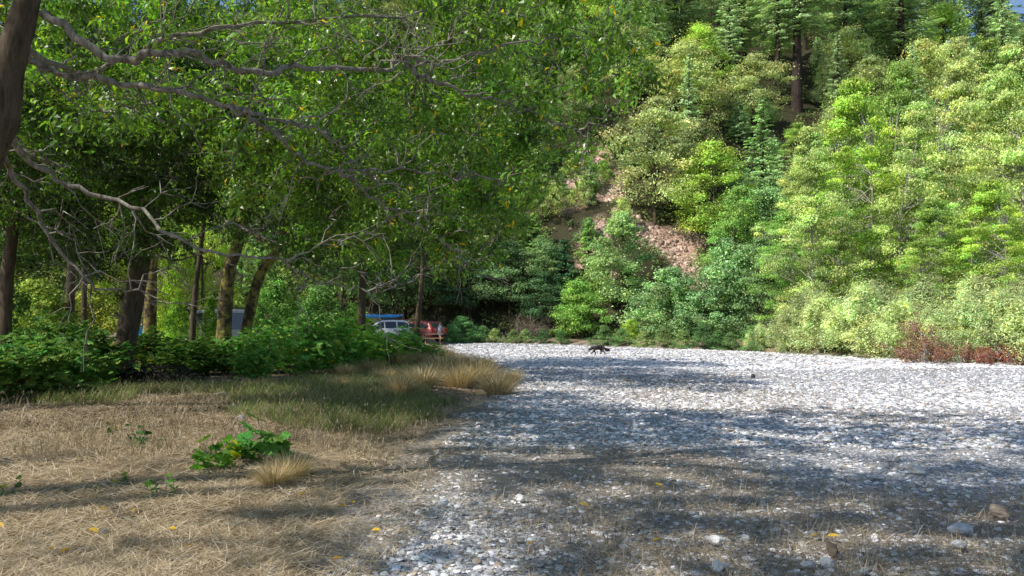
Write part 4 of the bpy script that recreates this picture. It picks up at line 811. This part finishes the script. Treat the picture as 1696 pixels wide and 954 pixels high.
def car(name,label,loc,rotz,paint,L=4.6,W=1.84,H=1.68,boxy=False,rack=False,hatch=False):
    e=tag(link(name,None,None,loc,(0,0,rotz)),label,'car','cars parked by the river'); hx=L/2; w=W/2
    # stations: x, z_low, z_belt, z_top, half width belt, half width top   (front = +x)
    if boxy: S=[(-hx,.55,1.0,1.02,w*.86,w*.80),(-hx+.05,.38,1.05,H*.80,w*.96,w*.80),(-hx+.16,.32,1.08,H*.985,w,w*.84),(-.9,.28,1.08,H,w,w*.85),(.35,.28,1.06,H*.985,w,w*.84),(.62,.28,1.06,H*.93,w,w*.82),(1.02,.28,1.05,1.10,w,w*.93),(1.7,.30,1.02,1.07,w,w*.92),(hx-.15,.34,.95,.99,w*.96,w*.86),(hx,.45,.78,.84,w*.84,w*.76)]
    else: S=[(-hx,.55,.95,.98,w*.84,w*.78),(-hx+.08,.36,1.0,1.06,w*.95,w*.82),(-hx+.45,.30,1.02,H*.93,w,w*.76),(-hx+.75,.28,1.02,H*.985,w,w*.77),(-.4,.26,1.0,H,w,w*.78),(.25,.26,.99,H*.975,w,w*.77),(.55,.26,.98,H*.90,w,w*.76),(1.25,.28,.95,1.02,w,w*.86),(1.75,.30,.90,.96,w*.98,w*.84),(hx-.12,.34,.78,.84,w*.92,w*.76),(hx,.45,.66,.72,w*.76,w*.66)]
    ring=[]
    for (x,zl,zb,zt,wb,wt_) in S:
        half=[(0,zl),(wb*.9,zl),(wb,zl+.12),(wb*1.015,(zl+zb)/2),(wb,zb),(wt_,zt-.05*(zt-zb)),(wt_*.88,zt),(0,zt+.02)]
        ring.append([(x,y,z) for y,z in half]+[(x,-y,z) for y,z in half[-2:0:-1]])
    n=len(ring[0]); v=np.array(ring).reshape(-1,3); f=[]
    for i in range(len(S)-1):
        for k in range(n): f.append([i*n+k,i*n+(k+1)%n,(i+1)*n+(k+1)%n,(i+1)*n+k])
    mb=MB(); mb.add(v,np.array(f)); 
    for i in (0,len(S)-1):
        c=np.array(ring[i]).mean(0); o=len(v); mb.add(np.vstack([ring[i],[c]]),[[k,(k+1)%n,n] for k in range(n)])
    link('body',mb.mesh('body',paint,False),e)
    def prof(x,z):                        # half width of the body side at (x,z)
        Sx=np.array(S); xs=Sx[:,0]; g=[np.interp(x,xs,Sx[:,j]) for j in range(1,6)]
        t=np.clip((z-g[1])/max(.05,g[2]*.95+.05*g[1]-g[1]),0,1); return g[3]+(g[4]-g[3])*t
    def topz(x): Sx=np.array(S); return np.interp(x,Sx[:,0],Sx[:,3]), np.interp(x,Sx[:,0],Sx[:,2])
    segs=([(-hx+.25,-.95),(-.88,.0),(.07,.85)] if boxy else [(-hx+.42,-.95),(-.87,-.02),(.06,1.0)])
    for sd in (-1,1):
        for (a,b) in segs:
            xs=np.linspace(a,b,6); V=[]
            for x in xs:
                zt,zb=topz(x); lo=zb+.05; hi=max(lo+.02,zt-.13-(.0))
                for z in (lo,hi): V.append((x,sd*(prof(x,z)+.008),z))
            mb=MB(); mb.add(V,[[2*i,2*i+2,2*i+3,2*i+1] for i in range(5)]); link('side_window',mb.mesh('side_window',M_GLASS),e)
        for (x0) in ([-.93,.03] if True else []):
            mb=MB(); box(mb,(x0+.22,sd*(w*1.012+.006),.92),(.16,.02,.03)); link('door_handle',mb.mesh('door_handle',M_TRIM),e)
        mb=MB(); box(mb,(.78,sd*(w+.10),1.07),(.12,.20,.14)); link('mirror',mb.mesh('mirror',paint),e)
        mb=MB(); box(mb,(hx-.10,sd*w*.66,.74 if not boxy else .82),(.16,.34,.14)); link('headlight',mb.mesh('headlight',M_LAMP),e)
        mb=MB(); box(mb,(-hx+.04,sd*w*.80,.95),(.12,.20,.30)); link('taillight',mb.mesh('taillight',M_TAIL),e)
        mb=MB(); box(mb,(0,sd*w*1.0,.33),(L*.52,.05,.12)); link('side_sill',mb.mesh('side_sill',M_TRIM),e)
    # windscreen and rear glass
    def glass(nm,xa,xb):
        V=[]
        for x,k in ((xa,0),(xb,1)):
            zt,_=topz(x); hw=np.interp(x,[q[0] for q in S],[q[5] for q in S])*.86; V+= [(x,-hw,zt+.03),(x,hw,zt+.03)]
        d=.012*(1 if xb>0 else -1); V=[(x+d,y,z+.008) for x,y,z in V]; mb=MB(); mb.add(V,[[0,1,3,2]]); link(nm,mb.mesh(nm,M_GLASS),e)
    if boxy:
        glass('windscreen',.64,.98); mb=MB(); mb.add([(-hx+.012,-w*.70,1.08),(-hx+.012,w*.70,1.08),(-hx+.055,w*.66,H*.88),(-hx+.055,-w*.66,H*.88)],[[0,1,2,3]]); link('rear_window',mb.mesh('rear_window',M_GLASS),e)
    else: glass('windscreen',.60,1.18); glass('rear_window',-hx+.40,-hx+.12)
    for x in (-hx+.85,hx-.88):
        for sd in (-1,1):
            ty=lathe([(.20,-.10),(.33,-.11),(.355,-.07),(.355,.07),(.33,.11),(.20,.10)],28); rm=lathe([(.21,.085),(.19,.10),(.09,.07),(.03,.09),(.001,.09)],28)
            wh=link('wheel',None,e,(x,sd*(w-.09),.355)); wh.scale=(1,sd,1)
            mb=MB(); mb.add(*ty); link('tyre',mb.mesh('tyre',M_TYRE,True),wh); mb=MB(); mb.add(*rm); 
            for k in range(5): a=k*1.2566; box(mb,(.12*math.cos(a),.098,.12*math.sin(a)),(.03,.02,.03),0)
            link('rim',mb.mesh('rim',M_RIM,True),wh)
            ar=lathe([(.36,.0),(.42,.0)],24); mb=MB(); mb.add(ar[0]*np.array([1,1,1])+np.array([x,sd*(w*1.015+.006),.37]),ar[1]); link('wheel_arch',mb.mesh('wheel_arch',M_TRIM),e)
    for x,nm in ((hx-.02,'front_bumper'),(-hx+.02,'rear_bumper')):
        mb=MB(); box(mb,(x,0,.50),(.16,W*.80,.16)); link(nm,mb.mesh(nm,M_TRIM),e)
    mb=MB(); box(mb,(-hx-.012,0,.78),(.015,.34,.16)); link('number_plate',mb.mesh('number_plate',M_LAMP),e)
    mb=MB(); 
    for sd in (-1,1): tube(mb,[(-hx+.6,sd*w*.62,H+.07),(-.3,sd*w*.62,H+.09),(.35,sd*w*.62,H+.05)],.022,.022,6)
    for x in (-hx+.9,.15): tube(mb,[(x,-w*.66,H+.10),(x,w*.66,H+.10)],.02,.02,6)
    link('roof_rails',mb.mesh('roof_rails',M_TRIM,True),e)
    return e
def gz(x,y): return tz(x,y)
xw=at_px(634,61); car('parked_car','white parked wagon with blue kayak and gear on its roof, seen over the brambles',(xw,61,gz(xw,61)),R_(200),M_WHITE,rack=True,L=4.4)
xr=at_px(694,62.5); car('parked_car','red parked hatchback right of the white wagon, behind the thin dark trunk',(xr,62.5,gz(xr,62.5)),R_(142),M_RED,L=4.3,H=1.6)
xg=at_px(352,36); car('parked_car','grey boxy off-road car parked behind the mossy trunks',(xg,36,gz(xg,36)+.05),R_(176),M_GREY,L=4.4,H=2.0,boxy=True)
# kayak on the white wagon
def hull(L,w,h,n=17):
    v=[];S_=np.linspace(-1,1,n)
    for s in S_:
        k=max(.02,(1-abs(s)**2.4)); 
        for a in np.linspace(0,2*math.pi,12,endpoint=False): v.append((s*L/2,w/2*k*math.cos(a),h/2*k**.6*math.sin(a)+.10*h*abs(s)**3*3))
    f=[[i*12+k,i*12+(k+1)%12,(i+1)*12+(k+1)%12,(i+1)*12+k] for i in range(n-1) for k in range(12)]
    return np.array(v),np.array(f)
e=tag(link('kayak',None,None,(xw-.1,60.9,gz(xw,61)+1.68+.10+.17),(0,0,R_(196))),'bright blue kayak tied on the roof of the white wagon','kayak')
mb=MB(); mb.add(*hull(3.4,.66,.30)); link('hull',mb.mesh('hull',M_BLUE,True),e); mb=MB(); c=lathe([(.30,-.02),(.33,0),(.30,.02)],20); mb.add(c[0][:,[0,2,1]]*np.array([1,.62,1])+np.array([0,0,.145]),c[1]); link('cockpit_rim',mb.mesh('cockpit_rim',M_TRIM,True),e)
# picnic table, cooler, tent
def part(name,mat,parent,fn,sm=False): mb=MB(); fn(mb); return link(name,mb.mesh(name,mat,sm),parent)
xt=at_px(717,59.5); t=tag(link('picnic_table',None,None,(xt,59.5,gz(xt,59.5)),(0,0,R_(6))),'orange-brown wooden picnic table in front of the red car','table')
part('tabletop',M_WOOD,t,lambda m:[box(m,(0,y,.74),(1.5,.135,.04)) for y in (-.3,-.15,0,.15,.3)])
for y in (-.62,.62): part('bench',M_WOOD,t,lambda m:[box(m,(0,y+d,.44),(1.5,.12,.04)) for d in (-.065,.065)])
for x in (-.55,.55):
    part('leg_frame',M_WOOD,t,lambda m:[box(m,(x,-.40,.37),(.05,.09,.84),0,None,0,-.5),box(m,(x,.40,.37),(.05,.09,.84),0,None,0,.5),box(m,(x+.052,0,.41),(.05,1.36,.09)),box(m,(x+.052,0,.69),(.05,.7,.07))])
xc=at_px(691,56); c=tag(link('cooler_box',None,None,(xc,56,gz(xc,56)),(0,0,.3)),'small white cooler box standing left of the picnic table','cooler')
part('box_body',M_WHITE,c,lambda m:box(m,(0,0,.21),(.50,.36,.40))); part('lid',M_BLUE,c,lambda m:box(m,(0,0,.445),(.53,.39,.07))); part('handle',M_TRIM,c,lambda m:tube(m,[(-.27,0,.34),(-.29,0,.50),(.29,0,.50),(.27,0,.34)],.012,.012,6))
def tent(m):
    v=[];n=20;k=9
    for j in range(k):
        ph=j/(k-1)*math.pi/2
        for i in range(n): a=2*math.pi*i/n; q=1+.12*math.cos(4*a); v.append((1.1*q*math.cos(a)*math.cos(ph),1.1*q*math.sin(a)*math.cos(ph),1.25*math.sin(ph)))
    m.add(v,[[j*n+i,j*n+(i+1)%n,(j+1)*n+(i+1)%n,(j+1)*n+i] for j in range(k-1) for i in range(n)])
xq=at_px(226,46); tt=tag(link('dome_tent',None,None,(xq,46,gz(xq,46))),'blue tent glimpsed between the thick trunk and the golden mossy trunk','tent')
part('tent_fly',M_BLUE,tt,tent,True); part('tent_poles',M_TRIM,tt,lambda m:[tube(m,[(s*1.24*math.cos(a)*math.cos(q),1.24*s*math.sin(a)*math.cos(q),1.27*math.sin(q)) for q in np.linspace(0,math.pi,13)],.012,.012,5) for s,a in ((1,.785),(1,-.785))],True)

# ------------------------------------------------------------------ person and dog
def skin(name,verts,edges,radii,mat,parent,sub=2,root=0):
    me=bpy.data.meshes.new(name+'_cage'); me.from_pydata([tuple(v) for v in verts],edges,[]); ob=bpy.data.objects.new(name,me); COL.objects.link(ob)
    md=ob.modifiers.new('Skin','SKIN'); md.use_smooth_shade=True
    if not me.skin_vertices: me.skin_vertices.new()
    for i,rd in enumerate(radii):
        sv=me.skin_vertices[0].data[i]; sv.radius=(rd if isinstance(rd,tuple) else (rd,rd)); sv.use_root=(i==root); 
    sm=ob.modifiers.new('Subsurf','SUBSURF'); sm.levels=sub; sm.render_levels=sub
    bpy.context.view_layer.update(); dg=bpy.context.evaluated_depsgraph_get(); res=bpy.data.meshes.new_from_object(ob.evaluated_get(dg)); res.name=name
    bpy.data.objects.remove(ob); res.materials.clear(); res.materials.append(mat)
    for p_ in res.polygons: p_.use_smooth=True
    return link(name,res,parent)
M_SKIN=plain_mat('skin',(.52,.31,.22),.6); M_SHIRT=plain_mat('pale_blue_shirt',(.62,.72,.85),.9); M_SHORT=plain_mat('blue_shorts',(.25,.38,.62),.9); M_HAIR=plain_mat('brown_hair',(.10,.055,.03),.8); M_FUR=plain_mat('dark_fur',(.055,.042,.038),.8,amt=.6,noise=14,spec=.2); M_FURG=plain_mat('grey_fur',(.19,.18,.19),.9,amt=.4,noise=16,spec=.2)
xp=at_px(728,60.8); pe=tag(link('person',None,None,(xp,60.8,gz(xp,60.8)),(0,0,R_(-70))),'person in pale shirt and blue shorts standing at the right of the picnic table','person')
# faces +y locally... figure built facing -x after rotation; x = right side of the body
Vp=[(0,0,.92),(0,0,1.08),(0,.01,1.25),(0,0,1.40),(0,0,1.48),(0,.02,1.56),(0,.02,1.66),(.09,0,.88),(.10,.02,.50),(.10,-.02,.08),(.10,.14,.035),(-.09,0,.88),(-.11,.03,.50),(-.12,.0,.08),(-.12,.16,.035),(.18,0,1.37),(.24,.10,1.14),(.23,.30,1.02),(.23,.36,1.0),(-.18,0,1.37),(-.22,.22,1.22),(-.20,.44,1.20),(-.20,.51,1.20)]
Ep=[(0,1),(1,2),(2,3),(3,4),(4,5),(5,6),(0,7),(7,8),(8,9),(9,10),(0,11),(11,12),(12,13),(13,14),(3,15),(15,16),(16,17),(17,18),(3,19),(19,20),(20,21),(21,22)]
Rp=[(.14,.10),(.12,.09),(.14,.10),(.13,.09),.05,(.085,.10),(.08,.09),.095,.06,.04,(.04,.025),.095,.06,.04,(.04,.025),.055,.042,.03,.035,.055,.042,.03,.035]
skin('body',Vp,Ep,Rp,M_SKIN,pe)
skin('shirt',[(0,0,.90),(0,0,1.08),(0,.01,1.25),(0,0,1.41),(.17,0,1.38),(.235,.07,1.22),(-.17,0,1.38),(-.215,.14,1.27)],[(0,1),(1,2),(2,3),(3,4),(4,5),(3,6),(6,7)],[(.165,.125),(.145,.115),(.165,.125),(.13,.10),.075,.062,.075,.062],M_SHIRT,pe)
skin('shorts',[(0,0,.94),(.10,0,.84),(.108,.02,.62),(-.10,0,.84),(-.115,.025,.62)],[(0,1),(1,2),(0,3),(3,4)],[(.16,.125),.11,.092,.11,.092],M_SHORT,pe)
def hairf(m):
    v,f=ico(3,5,1.0); m.add(v*np.array([.23,.25,.27])+np.array([0,-.01,1.645]),f); v,f=ico(2,6,1.0); m.add(v*np.array([.12,.10,.26])+np.array([0,-.12,1.50]),f)
part('hair',M_HAIR,pe,hairf,True)
for hx_,hy,hz_ in ((.23,.36,1.0),(-.20,.51,1.20)):
    def hand(m):
        for k,(dx,l) in enumerate(((-.03,.07),(-.01,.085),(.01,.08),(.03,.06))): tube(m,[(hx_+dx,hy+.02,hz_),(hx_+dx,hy+.02+l*.6,hz_-.01),(hx_+dx,hy+.02+l,hz_-.03)],.010,.007,6)
        tube(m,[(hx_-.03,hy-.01,hz_),(hx_-.06,hy+.03,hz_+.01),(hx_-.065,hy+.06,hz_)],.011,.008,6)
    part('fingers',M_SKIN,pe,hand,True)
xd=at_px(992,40.4); dg_=tag(link('dog',None,None,(xd,40.4,gz(xd,40.4)),(0,0,R_(4)),.87),'dark shaggy dog with grey back walking left with lowered head across the sunlit gravel','dog')
Vd=[(.0,0,.44),(-.18,0,.45),(-.33,0,.43),(-.45,0,.37),(-.53,0,.31),(-.63,0,.25),(.17,0,.45),(.27,0,.42),
 (-.27,-.08,.33),(-.33,-.08,.20),(-.44,-.08,.10),(-.50,-.08,.03),  (-.25,.08,.33),(-.24,.08,.19),(-.18,.08,.10),(-.21,.08,.03),
 (.25,-.08,.36),(.18,-.09,.24),(.34,-.09,.15),(.33,-.09,.03), (.25,.08,.36),(.12,.09,.25),(.16,.09,.14),(.06,.09,.03),
 (.38,0,.37),(.50,0,.27),(.60,0,.25),(-.36,-.09,.025),(-.55,-.08,.02),(.27,-.09,.02),(.0,.09,.02)]
Ed=[(0,1),(1,2),(2,3),(3,4),(4,5),(0,6),(6,7),(1,8),(8,9),(9,10),(10,11),(1,12),(12,13),(13,14),(14,15),(7,16),(16,17),(17,18),(18,19),(7,20),(20,21),(21,22),(22,23),(7,24),(24,25),(25,26),(11,28),(19,29),(23,30)]
Vd.pop(27); Ed=[(a,b if b<27 else b-1) for a,b in Ed]
Rd=[(.135,.15),(.14,.16),(.115,.13),.09,.088,.04,(.12,.13),(.11,.12),.08,.045,.034,.032,.08,.045,.034,.032,.10,.06,.035,.034,.10,.06,.035,.034,.05,.075,.03,.028,.028,.028]
skin('body',Vd,Ed,Rd,M_FUR,dg_)
def saddle(m):
    v,f=ico(4,3,1.0); v=v*(1+.05*np.sin(v[:,[0]]*40)*np.cos(v[:,[1]]*37)); m.add(v*np.array([.80,.31,.22])+np.array([-.08,0,.495]),f)
part('back_fur',M_FURG,dg_,saddle,True)
for s in (-1,1): part('ear',M_FUR,dg_,lambda m:m.add([(-.50,s*.05,.39),(-.43,s*.07,.38),(-.47,s*.13,.30),(-.46,s*.09,.36)],[[0,1,2],[0,3,2],[1,3,2]]))
def furry(m):
    r=np.random.default_rng(9); n=1400; p=np.concatenate([rdir(900,r)*np.array([.36,.15,.13])+np.array([-.05,0,.42]),np.stack([.36+.26*r.random(500),r.normal(size=500)*.02,.36-.13*r.random(500)**.6],-1)+r.normal(size=(500,3))*.02]); d=rdir(n,r)*.4+np.array([.7,0,-.6]); v,f=stamp(LEAF[0],LEAF[1],p,frames(d,rdir(n,r)),np.stack([np.full(n,.02),np.full(n,.055),np.full(n,.05)],-1)); m.add(v,f)
part('shaggy_coat',M_FUR,dg_,furry)

# ------------------------------------------------------------------ light, sky, camera
SUN=norm(np.array([-.90,-.44,1.04])); el=math.asin(SUN[2]); az=math.atan2(SUN[0],SUN[1])
w=bpy.data.worlds.new('World'); scene.world=w; w.use_nodes=True; nt=w.node_tree; nt.nodes.clear()
sk=nt.nodes.new('ShaderNodeTexSky'); sk.sky_type='NISHITA'; sk.sun_disc=False; sk.sun_elevation=el; sk.sun_rotation=az; sk.air_density=1.0; sk.ozone_density=3.5; sk.dust_density=1.0
bg=nt.nodes.new('ShaderNodeBackground'); bg.inputs['Strength'].default_value=.15; wo=nt.nodes.new('ShaderNodeOutputWorld'); nt.links.new(sk.outputs[0],bg.inputs[0]); nt.links.new(bg.outputs[0],wo.inputs[0])
ld=bpy.data.lights.new('sun','SUN'); ld.energy=5.0; ld.angle=R_(.5); ld.color=(1,.95,.86); lo=bpy.data.objects.new('sun',ld); COL.objects.link(lo); lo.rotation_euler=Vector(SUN).to_track_quat('Z','Y').to_euler(); lo.location=(-20,-15,30)
cd=bpy.data.cameras.new('camera'); cam=bpy.data.objects.new('camera',cd); COL.objects.link(cam); cam.location=(0,0,EYE); cam.rotation_euler=(R_(90),0,0)
cd.sensor_width=36; cd.lens=36*F/1696; cd.shift_y=(HZ-477)/1696; cd.clip_end=2000; cd.clip_start=.1; scene.camera=cam
scene.view_settings.view_transform='Standard'; scene.view_settings.look='None'; scene.view_settings.exposure=0
scene.cycles.max_bounces=6; scene.cycles.diffuse_bounces=3; scene.cycles.glossy_bounces=2; scene.cycles.transmission_bounces=4; scene.cycles.use_denoising=True
